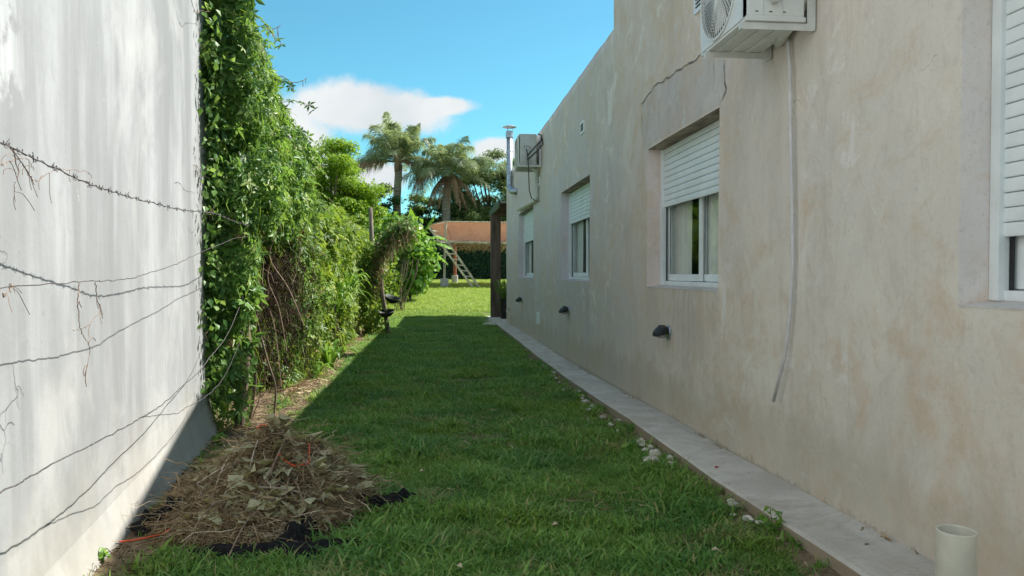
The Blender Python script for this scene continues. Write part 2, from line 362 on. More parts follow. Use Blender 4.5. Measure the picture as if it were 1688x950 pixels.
# ------------------------------------------------------------------ mesh helpers
ORG = {}                    # object name -> origin, in eye-level coordinates
class MB:
    def __init__(s): s.v = []; s.f = []
    def add(s, vs, fs):
        b = len(s.v); s.v += [tuple(map(float, p)) for p in vs]; s.f += [tuple(b + i for i in f) for f in fs]; return s
    def box(s, x0, x1, y0, y1, z0, z1, bevel=0):
        x0, x1 = sorted((x0, x1)); y0, y1 = sorted((y0, y1)); z0, z1 = sorted((z0, z1))
        if bevel:
            import bmesh
            bm = bmesh.new(); bmesh.ops.create_cube(bm, size=1)
            for v in bm.verts: v.co = Vector(((x0 + x1) / 2 + v.co.x * (x1 - x0), (y0 + y1) / 2 + v.co.y * (y1 - y0), (z0 + z1) / 2 + v.co.z * (z1 - z0)))
            bmesh.ops.bevel(bm, geom=list(bm.edges), offset=bevel, segments=2, affect='EDGES', profile=.6)
            bm.verts.index_update(); s.add([v.co for v in bm.verts], [[q.index for q in f.verts] for f in bm.faces]); bm.free(); return s
        return s.add([(x0, y0, z0), (x1, y0, z0), (x1, y1, z0), (x0, y1, z0), (x0, y0, z1), (x1, y0, z1), (x1, y1, z1), (x0, y1, z1)],
                     [(0, 3, 2, 1), (4, 5, 6, 7), (0, 1, 5, 4), (1, 2, 6, 5), (2, 3, 7, 6), (3, 0, 4, 7)])
    def tube(s, pts, r, n=8, cap=True, taper=None):
        pts = [Vector(p) for p in pts]; m = len(pts); rs = r if isinstance(r, (list, tuple)) else [r] * m
        vs = []; fs = []; up = None
        for i, p in enumerate(pts):
            t = (pts[min(i + 1, m - 1)] - pts[max(i - 1, 0)])
            t = t.normalized() if t.length > 1e-9 else Vector((0, 0, 1))
            if up is None:
                up = Vector((0, 0, 1)) if abs(t.z) < .9 else Vector((1, 0, 0))
                a = t.cross(up).normalized()
            else:
                a = (a - t * a.dot(t)); a = a.normalized() if a.length > 1e-6 else t.orthogonal().normalized()
            b = t.cross(a)
            for j in range(n):
                q = 2 * math.pi * j / n; vs.append(p + (a * math.cos(q) + b * math.sin(q)) * rs[i])
        for i in range(m - 1):
            for j in range(n):
                k = (j + 1) % n; fs.append((i * n + j, i * n + k, (i + 1) * n + k, (i + 1) * n + j))
        if cap: fs.append(tuple(range(n))[::-1]); fs.append(tuple((m - 1) * n + j for j in range(n)))
        return s.add(vs, fs)
    def lathe(s, c, prof, n=16, axis='z'):
        """prof: (radius, height) pairs about an axis through c"""
        vs = []; fs = []
        for r, h in prof:
            for j in range(n):
                q = 2 * math.pi * j / n; a, b = r * math.cos(q), r * math.sin(q)
                vs.append((c[0] + a, c[1] + b, c[2] + h) if axis == 'z' else (c[0] + h, c[1] + a, c[2] + b) if axis == 'x' else (c[0] + a, c[1] + h, c[2] + b))
        for i in range(len(prof) - 1):
            for j in range(n):
                k = (j + 1) % n; fs.append((i * n + j, i * n + k, (i + 1) * n + k, (i + 1) * n + j))
        return s.add(vs, fs)
    def build(s, name, mat, parent=None, origin=None, smooth=False):
        return build(name, s.v, s.f, mat, parent, origin, smooth)
def build(name, v, f, mat, parent=None, origin=None, smooth=False):
    me = bpy.data.meshes.new(name)
    if parent is not None: o_ = ORG[parent.name] if origin is None else Vector(origin)
    else: o_ = Vector(origin) if origin is not None else Vector((0, 0, 0))
    me.from_pydata([(p[0] - o_.x, p[1] - o_.y, p[2] - o_.z) for p in v], [], f); me.update()
    if smooth:
        for p in me.polygons: p.use_smooth = True
    for m_ in (mat if isinstance(mat, list) else [mat]):
        me.materials.append(m_)
    return link(name, me, parent, o_)
def link(name, me, parent, o_):
    o = bpy.data.objects.new(name, me); COL.objects.link(o); ORG[o.name] = Vector(o_)
    if parent is not None:
        o.parent = parent; o.location = Vector(o_) - ORG[parent.name]
    else: o.location = (o_[0], o_[1], o_[2] + E)
    return o
def tag(o, label=None, cat=None, group=None, kind=None):
    if label: o['label'] = label
    if cat: o['category'] = cat
    if group: o['group'] = group
    if kind: o['kind'] = kind
    return o
def thing(name, label, cat, loc, group=None):
    return tag(link(name, None, None, Vector(loc)), label, cat, group)

def fast(name, V, F, mat, parent=None, var=None, origin=(0, 0, 0), smooth=False):
    """numpy mesh: V (n,3), F (m,3) triangles, var per-vertex"""
    o_ = ORG[parent.name] if parent is not None else Vector(origin)
    V = V - np.array(o_)
    me = bpy.data.meshes.new(name); me.vertices.add(len(V)); me.vertices.foreach_set('co', V.astype(np.float32).ravel())
    m = len(F); me.loops.add(m * 3); me.loops.foreach_set('vertex_index', F.astype(np.int32).ravel())
    me.polygons.add(m); me.polygons.foreach_set('loop_start', np.arange(0, m * 3, 3, dtype=np.int32))
    if var is not None:
        a = me.attributes.new('var', 'FLOAT', 'POINT'); a.data.foreach_set('value', var.astype(np.float32))
    me.update(calc_edges=True); me.validate()
    if smooth: me.polygons.foreach_set('use_smooth', np.ones(m, bool))
    me.materials.append(mat)
    return link(name, me, parent, o_)

# leaf templates: x across, y along, z up
T_OVATE = (np.array([(0, 0, 0), (-.34, .42, .10), (0, .45, 0), (.34, .42, .10), (0, 1, -.12)]), np.array([(0, 2, 1), (1, 2, 4), (0, 3, 2), (2, 3, 4)]))
T_LANCE = (np.array([(0, 0, 0), (-.12, .4, .04), (0, .45, -.02), (.12, .4, .04), (0, 1, -.25)]), np.array([(0, 2, 1), (1, 2, 4), (0, 3, 2), (2, 3, 4)]))
def palmate(n=5, spread=2.2, w=.17):
    v = [(0, .12, 0)]; f = []
    for i in range(n):
        a = (i - (n - 1) / 2) / ((n - 1) / 2) * spread; L = 1 - .28 * abs(a) / spread
        d = np.array([math.sin(a), math.cos(a)]); q = np.array([d[1], -d[0]]); b = len(v)
        m = d * L * .5
        v += [(*(m - q * w) + np.array([0, .12]), .04), (*(d * L + np.array([0, .12])), -.12), (*(m + q * w + np.array([0, .12])), .04)]
        f += [(0, b + 1, b), (0, b + 2, b + 1)]
    return np.array(v, float), np.array(f)
T_PALM = palmate()
T_FEATH = (np.array([(0, 0, 0), (-.5, .35, 0), (0, .5, .05), (.5, .4, 0), (-.35, .8, -.05), (.3, .95, -.08)]), np.array([(0, 2, 1), (0, 3, 2), (2, 5, 4)]))
def leafcloud(P, Nrm, size, tmpl, r=None, droop=.6, jitter=.7, g=rng):
    """one leaf on each point P, facing roughly along Nrm, tips hanging"""
    n = len(P); V0, F0 = tmpl
    nz = Nrm + g.normal(0, jitter, (n, 3)); nz /= np.linalg.norm(nz, axis=1)[:, None] + 1e-9
    d = g.normal(0, 1, (n, 3)); d[:, 2] -= droop * 1.6
    d -= nz * (d * nz).sum(1)[:, None]; d /= np.linalg.norm(d, axis=1)[:, None] + 1e-9
    x = np.cross(d, nz); s = (size if np.ndim(size) else np.full(n, size)) * g.uniform(.6, 1.35, n)
    V = P[:, None, :] + s[:, None, None] * (V0[None, :, 0, None] * x[:, None, :] + V0[None, :, 1, None] * d[:, None, :] + V0[None, :, 2, None] * nz[:, None, :])
    k = len(V0); F = F0[None] + (np.arange(n) * k)[:, None, None]
    var = np.repeat(g.uniform(0, 1, n), k)
    return V.reshape(-1, 3), F.reshape(-1, 3), var
def joinclouds(cl):
    V = []; F = []; A = []; b = 0
    for v, f, a in cl: V.append(v); F.append(f + b); A.append(a); b += len(v)
    return np.concatenate(V), np.concatenate(F), np.concatenate(A)
def strands(P0, P1, width, sag=.0, wob=.03, seg=4, g=rng):
    """thin crossed ribbons from P0 to P1 (n,3)"""
    n = len(P0); t = np.linspace(0, 1, seg + 1)
    C = P0[:, None] * (1 - t)[None, :, None] + P1[:, None] * t[None, :, None]
    C[:, :, 2] -= (sag * np.ones(n))[:, None] * (4 * t * (1 - t))[None]
    w_ = g.normal(0, 1, C.shape) * wob; w_[:, 0] *= .2; C = C + w_
    d = P1 - P0; d /= np.linalg.norm(d, axis=1)[:, None] + 1e-9
    a = np.cross(d, g.normal(0, 1, (n, 3))); a /= np.linalg.norm(a, axis=1)[:, None] + 1e-9
    wd = (width * g.uniform(.6, 1.4, n))[:, None, None] * .5
    taper = np.linspace(1, .5, seg + 1)[None, :, None]
    L = C - a[:, None] * wd * taper; Rr = C + a[:, None] * wd * taper
    V = np.stack([L, Rr], 2).reshape(n, -1, 3); F = []
    for i in range(seg): F += [(2 * i, 2 * i + 1, 2 * i + 3), (2 * i, 2 * i + 3, 2 * i + 2)]
    F = np.array(F)[None] + (np.arange(n) * V.shape[1])[:, None, None]
    return V.reshape(-1, 3), F.reshape(-1, 3), np.repeat(g.uniform(0, 1, n), V.shape[1])
def fbm(P, s, seed=0):
    return np.array([noise.fractal(Vector((p[0] * s + seed, p[1] * s, p[2] * s)), 1, 2, 3) for p in P])

# ------------------------------------------------------------------ ground
GY = [-40, -5, 2.7, 5, 7.5, 12, 16, 21, 24.5, 30, 36, 42, 48, 60, 300]
GZ = [-1.2, -1.2, -1.26, -1.33, -1.39, -1.46, -1.48, -1.53, -1.47, -1.2, -.9, -.62, -.5, -.4, -.4]
def G(y): return np.interp(y, GY, GZ)
SY = [-4, 2.0, 2.8, 3.3, 4.6, 6.3, 7.7, 9.3, 12.3, 15.8, 21.6, 24.6]
SZ = [-1.13, -1.15, -1.168, -1.19, -1.228, -1.25, -1.295, -1.33, -1.368, -1.385, -1.44, -1.44]
def S(y): return float(np.interp(y, SY, SZ))
def gz(x, y):
    near = np.clip((30 - np.abs(y - 8)) / 30, 0, 1)
    return G(y) + (.03 * np.clip((x - 1.2) / .3, 0, 1) if x < 1.8 and y < 21 else 0) + .018 * noise.noise(Vector((x * 1.3, y * 1.3, 0))) * near + .01 * noise.noise(Vector((x * 5, y * 5, 4))) * near
xs = list(np.concatenate([[-150, -90, -50, -30, -18, -11, -7, -5, -4], np.arange(-3.2, 2.05, .16), [2.4, 3, 4, 6, 9, 14, 22, 40, 80, 150]]))
ys = list(np.concatenate([[-40, -15, -6, -2], np.arange(0, 10, .16), np.arange(10, 26, .4), np.arange(26, 52, 1.5), [56, 62, 75, 100, 150, 300]]))
V = [(x, y, gz(x, y)) for y in ys for x in xs]; nx = len(xs)
F = [(j * nx + i, j * nx + i + 1, (j + 1) * nx + i + 1, (j + 1) * nx + i) for j in range(len(ys) - 1) for i in range(nx - 1)]
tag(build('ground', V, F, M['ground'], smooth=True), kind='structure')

# concrete walkway along the house
m = MB(); yy = list(np.arange(-3, 21.75, .25)); prof = []
for i, y in enumerate(yy):
    xo = 1.64 + .012 * noise.noise(Vector((y * 1.1, 0, 0))) + .006 * noise.noise(Vector((y * 6, 3, 0))); z = S(y) + .003 * noise.noise(Vector((y * 3, 5, 0)))
    prof.append([(xo - .012, y, z - .24), (xo - .004, y, z - .012), (xo + .012, y, z), (1.82, y, z + .003), (2.05, y, z + .002)])
m.add([p for r_ in prof for p in r_], [(i * 5 + k, i * 5 + k + 1, i * 5 + k + 6, i * 5 + k + 5) for i in range(len(yy) - 1) for k in range(4)])
tag(m.build('walkway', M['path']), kind='structure')
m = MB(); m.box(1.58, 8, 21.78, 25.9, -1.7, -1.452, .01)
m.add([(1.3, 21.2, -1.5), (1.66, 20.6, -1.462), (1.66, 21.9, -1.456), (1.46, 23.8, -1.456), (1.2, 24.7, -1.47)], [(0, 1, 2, 3, 4)])
tag(m.build('veranda_floor', M['path']), kind='structure')

# ------------------------------------------------------------------ house
WIN = [  # y near, y far, z sill, z lintel, shutter bottom, z of slat pitch
    dict(y0=1.05, y1=2.67, z0=-.125, z1=1.19, zs=.136, label='white roller shutter window nearest the camera'),
    dict(y0=5.12, y1=6.94, z0=-.135, z1=1.18, zs=.62, label='window under the cracked grey patch'),
    dict(y0=9.65, y1=11.93, z0=-.12, z1=1.30, zs=.79, label='window in the middle of the wall'),
    dict(y0=15.45, y1=18.3, z0=-.125, z1=1.45, zs=.74, label='small far window beneath the sloping drain pipe')]
def top(y):
    if y > 8.33: return 2.78 + .012 * noise.noise(Vector((y * 2, 0, 9)))
    return 3.99 - .29 * (8.33 - y)
house = thing('house', 'single storey house with bare cement rendered side wall and roller shutter windows', 'house', (2.0, 9, -1.45))
def woff(y, z): return .007 * noise.noise(Vector((0, y * .9, z * .9))) + .0025 * noise.noise(Vector((7, y * 4, z * 2.2)))
step = .16
ycut = sorted(set([-3.0, 8.33, 21.6] + [w_['y0'] for w_ in WIN] + [w_['y1'] for w_ in WIN]))
yg = []
for a, b in zip(ycut[:-1], ycut[1:]):
    k = max(1, round((b - a) / step)); yg += list(np.linspace(a, b, k, endpoint=False))
yg.append(ycut[-1])
zc = sorted(set([-1.75] + [w_['z0'] for w_ in WIN] + [w_['z1'] for w_ in WIN] + [1.55]))
zg = []
for a, b in zip(zc[:-1], zc[1:]):
    k = max(1, round((b - a) / step)); zg += list(np.linspace(a, b, k, endpoint=False))
zg.append(zc[-1]); nz_ = len(zg); ntop = 10
def strip(y_list, tp, mb, xf):
    pass
V = []; F = []; idx = {}
def vert(y, z, x=None, key=None):
    k = (round(y, 4), round(z, 4), x)
    if k not in idx:
        idx[k] = len(V); V.append(((2.0 + woff(y, z)) if x is None else x, y, z))
    return idx[k]
def seg_cells(ya, yb, ta, tb):
    rows_a = list(zg) + [1.55 + (ta - 1.55) * q / ntop for q in range(1, ntop + 1)]
    rows_b = list(zg) + [1.55 + (tb - 1.55) * q / ntop for q in range(1, ntop + 1)]
    for k in range(len(rows_a) - 1):
        zm = (rows_a[k] + rows_a[k + 1]) / 2; ym = (ya + yb) / 2
        if any(w_['y0'] < ym < w_['y1'] and w_['z0'] < zm < w_['z1'] for w_ in WIN): continue
        F.append((vert(ya, rows_a[k]), vert(ya, rows_a[k + 1]), vert(yb, rows_b[k + 1]), vert(yb, rows_b[k])))
    a, b = vert(ya, rows_a[-1]), vert(yb, rows_b[-1]); c, d = vert(ya, rows_a[-1], 2.2), vert(yb, rows_b[-1], 2.2)
    F.append((a, c, d, b)); F.append((c, vert(ya, 1.9, 2.2), vert(yb, 1.9, 2.2), d))
for a, b in zip(yg[:-1], yg[1:]):
    ta = top(a) if a != 8.33 else 2.78; tb = top(b)
    if b == 8.33: tb = 3.99
    if a == 8.33: ta = 2.78
    seg_cells(a, b, ta, tb)
# raised block's end at the roof step
b0 = len(V); V += [(2.0, 8.33, 2.7), (2.2, 8.33, 2.7), (2.2, 8.33, 3.99), (2.0, 8.33, 3.99)]; F.append((b0, b0 + 1, b0 + 2, b0 + 3))
build('wall', V, F, M['plaster'], house, smooth=True)
# openings: reveals, lintels, sills
for w_ in WIN:
    y0, y1, z0, z1 = w_['y0'], w_['y1'], w_['z0'], w_['z1']
    for yv, sgn in ((y0, 1), (y1, -1)):
        n = 8; vs = []; m = MB()
        for i in range(n + 1):
            z = z0 + (z1 - z0) * i / n; vs += [(2.0 + woff(yv, z) - .001, yv - sgn * .0, z), (2.17, yv, z)]
        m.add(vs, [(2 * i, 2 * i + 1, 2 * i + 3, 2 * i + 2) for i in range(n)]); m.build('window_reveal', M['plaster_pale'], house)
    m = MB(); n = 14; vs = []
    for i in range(n + 1):
        y = y0 + (y1 - y0) * i / n; vs += [(2.0 + woff(y, z1) - .001, y, z1), (2.17, y, z1 - .004)]
    m.add(vs, [(2 * i, 2 * i + 1, 2 * i + 3, 2 * i + 2) for i in range(n)]); m.build('lintel', M['lintel'], house)
    m = MB(); n = 20; vs = []
    for i in range(n + 1):
        y = y0 + (y1 - y0) * i / n; q = .006 * noise.noise(Vector((y * 9, 1, 1)))
        vs += [(1.9985 + woff(y, z0), y, z0 - .006), (1.9975 + woff(y, z0) + q * .5, y, z0 + .002 + q), (2.17, y, z0 + .02)]
    m.add(vs, [(3 * i + k, 3 * i + k + 1, 3 * i + k + 4, 3 * i + k + 3) for i in range(n) for k in range(2)]); m.build('sill', M['plaster_patch'], house)
# end wall, inner rooms, roof
for bx in ((2.2, 9.6, 21.45, 21.6, -1.75, 2.74), (9.6, 9.8, -3, 21.6, -1.75, 2.74), (2.0, 9.6, -3.15, -3.0, -1.75, .85)): MB().box(*bx).build('wall', M['plaster'], house)
m = MB(); m.box(2.19, 9.6, -2.9, 21.44, 1.86, 1.95); m.build('roof', M['roof'], house)
m = MB(); m.box(4.6, 4.62, -2.9, 21.4, -1.7, 1.85)
m.box(2.2, 4.6, -2.9, 21.4, -1.3, -1.28)
for yb in (3.6, 8.4, 13.6, 19.6): m.box(2.2, 4.6, yb, yb + .1, -1.27, 1.85)
# inner faces of the outer wall round the windows
for i, w_ in enumerate(WIN):
    m.box(2.2, 2.215, w_['y0'] - .5, w_['y1'] + .5, w_['z1'] + .003, 1.85); m.box(2.2, 2.215, w_['y0'] - .5, w_['y1'] + .5, -1.27, w_['z0'] - .003)
m.build('interior', M['room'], house)

def window(i, w_):
    y0, y1, z0, z1, zs = w_['y0'], w_['y1'], w_['z0'] + .018, w_['z1'] - .006, w_['zs']
    xf = 2.135
    m = MB()                                            # outer frame with roller guides and cill track
    m.box(xf - .012, xf + .035, y0 + .003, y0 + .05, z0, z1, .003); m.box(xf - .012, xf + .035, y1 - .05, y1 - .003, z0, z1, .003)
    m.box(xf + .012, xf + .115, y0 + .05, y1 - .05, z0, z0 + .04, .004); m.box(xf + .05, xf + .11, y0 + .05, y1 - .05, z1 - .05, z1, .003)
    m.box(xf + .04, xf + .11, y0 + .003, y0 + .045, z0, z1 - .002, .003); m.box(xf + .04, xf + .11, y1 - .045, y1 - .003, z0, z1 - .002, .003)
    win = m.build('window', M['frame'], house, origin=(xf, y1, z0)); win['label'] = w_['label']
    for ya_ in (y1 - .07, y0 + .05): MB().box(xf + .0352, xf + .0398, ya_, ya_ + .02, z0 + .04, z1 - .01).build('guide_gap', M['black'], win)  # black strip standing in for the shaded gap beside the roller guide
    # shutter slats share one mesh
    p = .056; prof = [(0, .0015), (-.0042, .003), (-.0058, .010), (-.0064, .028), (-.0056, .046), (-.0038, .0525), (.001, .054), (.006, .054), (.006, .0015)]
    L = y1 - y0 - .1; vs = []
    for yq in (0, L): vs += [(a, yq, b) for a, b in prof]
    k = len(prof); fs = [(j, (j + 1) % k, k + (j + 1) % k, k + j) for j in range(k)] + [tuple(range(k))[::-1], tuple(range(k, 2 * k))]
    me = bpy.data.meshes.new('shutter_slat'); me.from_pydata(vs, [], fs); me.update(); me.materials.append(M['shutter'])
    z = zs; n = 0
    while z < z1 - .004:
        o = bpy.data.objects.new('shutter_slat', me); COL.objects.link(o); o.parent = win
        o.location = Vector((xf + .014 + (n % 3) * .0006, y0 + .05, z)) - ORG[win.name]
        if z + .053 > z1: o.scale.z = (z1 - z) / .053
        z += p; n += 1
    m = MB(); m.box(xf + .024, xf + .028, y0 + .05, y1 - .05, zs + .01, z1); m.build('shutter_backing', M['hose'], win)
    # two sliding sashes
    a, b = y0 + .05, y1 - .05; mid = (a + b) / 2; zt = z1 - .052; zb = z0 + .045
    for (sa, sb, xx) in ((mid - .03, b, xf + .052), (a, mid + .03, xf + .084)):
        m = MB()
        m.box(xx, xx + .024, sa, sa + .05, zb, zt, .004); m.box(xx, xx + .024, sb - .05, sb, zb, zt, .004)
        m.box(xx + .001, xx + .023, sa + .05, sb - .05, zb, zb + .06, .004); m.box(xx + .001, xx + .023, sa + .05, sb - .05, zt - .05, zt, .004)
        m.build('sash', M['frame'], win)
        m = MB(); m.box(xx + .009, xx + .014, sa + .047, sb - .047, zb + .057, zt - .047); m.build('pane', M['glass'], win)
        for yq in (sa + .05, sb - .056): MB().box(xx + .004, xx + .0085, yq, yq + .006, zb + .06, zt - .05).build('glazing_seal', M['black'], win)
    # curtain drawn over most of the opening, one gap left
    def curt(ca, cb):
        m = MB(); n = int((cb - ca) / .02); vs = []
        for q in range(n + 1):
            y = ca + (cb - ca) * q / n; x = 2.256 + .006 * math.sin(q * .95) + (.010) * math.sin(q * .37 + i)
            vs += [(x, y, z0 - .05), (x + .006, y, z1 + .1)]
        m.add(vs, [(2 * q, 2 * q + 1, 2 * q + 3, 2 * q + 2) for q in range(n)]); m.build('curtain', M['curtain'], win, smooth=True)
    curt(y0 - .1, mid + .06); curt(y1 - .5, y1 + .12)
for i, w_ in enumerate(WIN): window(i, w_)

# repair patches and cracks in the render (relief on the wall)
def jag(pts, n=10, amp=.02, seed=0):
    out = []
    for k in range(len(pts)):
        p, q = pts[k], pts[(k + 1) % len(pts)]
        for i in range(n):
            t = i / n; y = p[0] + (q[0] - p[0]) * t; z = p[1] + (q[1] - p[1]) * t
            out.append((y + amp * noise.noise(Vector((y * 11, z * 11, seed))), z + amp * noise.noise(Vector((y * 11, z * 11, seed + 9)))))
    return out
def plate(name, pts, mat, h=.004, seed=0, amp=.03):
    o = jag(pts, 12, amp, seed); c = (sum(p[0] for p in o) / len(o), sum(p[1] for p in o) / len(o))
    vs = [(2.0 + woff(*c) - h, *c)]; rings = 6
    for r_ in range(1, rings + 1):
        for p in o:
            y = c[0] + (p[0] - c[0]) * r_ / rings; z = c[1] + (p[1] - c[1]) * r_ / rings
            vs.append((2.0 + woff(y, z) - (h if r_ < rings else h * .6), y, z))
    for p in o: vs.append((2.0 + woff(*p) + .004, *p))
    n = len(o); fs = [(0, 1 + j, 1 + (j + 1) % n) for j in range(n)]
    for r_ in range(rings):
        b = 1 + r_ * n
        fs += [(b + j, b + n + j, b + n + (j + 1) % n, b + (j + 1) % n) for j in range(n)]
    return build(name, vs, fs, mat, house, smooth=False)
def crack(pts, wd=.008, seed=0, name='crack'):
    P = []
    for p, q in zip(pts[:-1], pts[1:]):
        n = max(4, int(math.dist(p, q) / .025))
        P += [(p[0] + (q[0] - p[0]) * i / n, p[1] + (q[1] - p[1]) * i / n) for i in range(n)]
    P.append(pts[-1]); vs = []
    for i, (y, z) in enumerate(P):
        y += .03 * noise.noise(Vector((y * 9, z * 9, seed))); z += .025 * noise.noise(Vector((y * 9, z * 9, seed + 5)))
        wq = wd * (.35 + 1.3 * abs(noise.noise(Vector((i * .6, seed, 3)))) ) * min(1, (i + .3) / 3, (len(P) - i - .3) / 3)
        vs += [(2.0 + woff(y, z) - .0065, y - wq * .5, z + wq), (2.0 + woff(y, z) - .0065, y + wq * .5, z - wq)]
    return build(name, vs, [(2 * i, 2 * i + 1, 2 * i + 3, 2 * i + 2) for i in range(len(P) - 1)], M['crackdirt'], house)
M['crackdirt'] = simple('crack_dirt', (.23, .215, .195), 1, var=.35, scale=40, bump=0, spec=.05)
pt = plate('render_patch', [(7.1, 1.215), (7.13, 1.66), (6.7, 1.72), (6.25, 1.69), (5.86, 1.66), (5.38, 1.61), (5.01, 1.48), (5.01, 1.25), (5.1, 1.20)], M['plaster_patch'], .003, 3, .035)
pt['label'] = 'grey cement patch with a ragged edge above the window'
crack([(7.12, 1.22), (7.14, 1.66), (6.72, 1.725), (6.3, 1.70), (5.86, 1.675), (5.4, 1.63)], .009, 1)
crack([(5.21, 1.60), (5.2, 1.42), (5.24, 1.30)], .007, 2)
crack([(5.02, 1.52), (5.03, 1.34), (4.99, 1.27), (5.09, 1.2)], .012, 3)
crack([(6.05, 1.66), (6.12, 1.52)], .006, 4); crack([(6.55, 1.62), (6.6, 1.45), (6.57, 1.32)], .005, 5); crack([(6.85, 1.60), (6.9, 1.48)], .006, 6); crack([(5.6, 1.5), (5.66, 1.38)], .005, 8)
for yq, zq, L in ((9.75, 1.8, .25), (15.2, 1.55, .3), (13.6, 1.62, .18)): crack([(yq, zq), (yq + .02, zq - L)], .008, yq)

# ------------------------------------------------------------------ wall vents (parts of the house)
def vent(y, z, wy, hz, n, label):
    m = MB(); x = 1.993; t = .022
    m.box(x - .012, x + .02, y - wy / 2, y - wy / 2 + t, z - hz / 2, z + hz / 2); m.box(x - .012, x + .02, y + wy / 2 - t, y + wy / 2, z - hz / 2, z + hz / 2)
    m.box(x - .011, x + .02, y - wy / 2 + t, y + wy / 2 - t, z - hz / 2, z - hz / 2 + t); m.box(x - .011, x + .02, y - wy / 2 + t, y + wy / 2 - t, z + hz / 2 - t, z + hz / 2)
    v = m.build('vent', M['frame'], house, origin=(x, y, z)); v['label'] = label
    MB().box(x - .001, x + .0195, y - wy / 2 + t, y + wy / 2 - t, z - hz / 2 + t, z + hz / 2 - t).build('vent_opening', M['black'], v)
    for i in range(n):
        zz = z - hz / 2 + t + (hz - 2 * t) * (i + .5) / n; d = (hz - 2 * t) / n
        m = MB(); m.add([(x - .011, y - wy / 2 + t, zz - d * .3), (x - .011, y + wy / 2 - t, zz - d * .3), (x - .002, y + wy / 2 - t, zz + d * .25), (x - .002, y - wy / 2 + t, zz + d * .25),
                         (x - .009, y - wy / 2 + t, zz - d * .45), (x - .009, y + wy / 2 - t, zz - d * .45)], [(0, 1, 2, 3), (0, 4, 5, 1), (4, 3, 2, 5)])
        m.build('vent_slat', M['frame'], v)
vent(5.5, 2.12, .24, .24, 7, 'white louvred vent beside the nearer air conditioner')
vent(10.12, 2.01, .26, .16, 6, 'white louvred vent high above the middle window')
vent(14.63, -.91, .42, .23, 9, 'white louvred vent low near the walkway')
vent(14.56, 1.8, .3, .17, 2, 'small white framed vent below the far air conditioner')

# black wrapped wall lights
def fixture(y, z, s, rz, label):
    t = thing('wall_light', label, 'wall light', (2.0, y, z), 'black wall lights under the windows')
    m = MB(); m.lathe((2.0, y, z), [(0, -.014), (.055 * s, -.014), (.06 * s, -.006), (.06 * s, .004)], 14, 'x'); m.build('base_plate', M['galv'], t)
    import bmesh
    bm = bmesh.new(); bmesh.ops.create_icosphere(bm, subdivisions=4, radius=1)
    vs = []
    for v in bm.verts:
        c = v.co.copy(); q = noise.noise(c * 1.6 + Vector((y, 0, 0))) * .13 + noise.noise(c * 4.2 + Vector((y, 3, 0))) * .07 + .05 * abs(noise.noise(c * 9))
        c *= 1 + q
        hood = 1.0 if c.z > -.15 else .62
        X0 = -.075 * s - c.x * -1 * .07 * s; Z0 = c.z * .052 * s * hood + (-.03 * s if c.x < -.2 else 0) * abs(c.x)
        vs.append((2.0 - .07 * s + c.x * .065 * s, y + c.y * .075 * s, z + Z0 + .012 * s))
    m = MB(); m.add(vs, [[q.index for q in f.verts] for f in bm.faces]); bm.free()
    h = m.build('hood', M['black_bag'], t, smooth=False)
    m = MB(); m.tube([(1.955, y + .03 * s, z + .045 * s), (1.99, y + .05 * s, z + .05 * s), (2.0, y + .056 * s, z + .02 * s)], .006, 6); m.build('cable', M['white'], t)
    m = MB(); m.lathe((1.93, y, z - .028 * s), [(0, -.022), (.03 * s, -.016), (.04 * s, 0), (.036 * s, .012)], 10); m.build('lens', M['block'], t)
def bagmat():
    k = NM('black_bin_bag'); n = k.noise(26, 5, .7, dist=1.5); k.set(k.mix(k.ramp(n, .35, .75), (.008, .009, .011), (.035, .04, .05)), .38, 0, .6); k.bump(n, .02, 1); return k.m
M['black_bag'] = bagmat()
fixture(6.26, -.52, 1.05, 0, 'black bag wrapped wall light below the window nearest the air conditioner')
fixture(11.2, -.58, 1.15, 0, 'black wall light below the middle window')
fixture(17.5, -.65, 1.2, 0, 'small black wall light under the farthest window')

# tap at the far corner
t = thing('garden_tap', 'small metal garden tap on white pipe at far wall corner', 'tap', (2.0, 20.3, -1.44))
MB().tube([(1.975, 20.3, -1.44), (1.975, 20.3, -1.02)], .013, 8).build('pipe', M['pvc'], t)
m = MB(); m.tube([(1.99, 20.3, -1.01), (1.93, 20.3, -1.01), (1.88, 20.3, -1.02), (1.865, 20.3, -1.07)], .013, 8); m.build('spout', M['brass'], t)
m = MB(); m.tube([(1.935, 20.3, -1.01), (1.935, 20.3, -.95)], .008, 6); m.box(1.925, 1.945, 20.25, 20.35, -.95, -.935); m.build('handle', M['brass'], t)

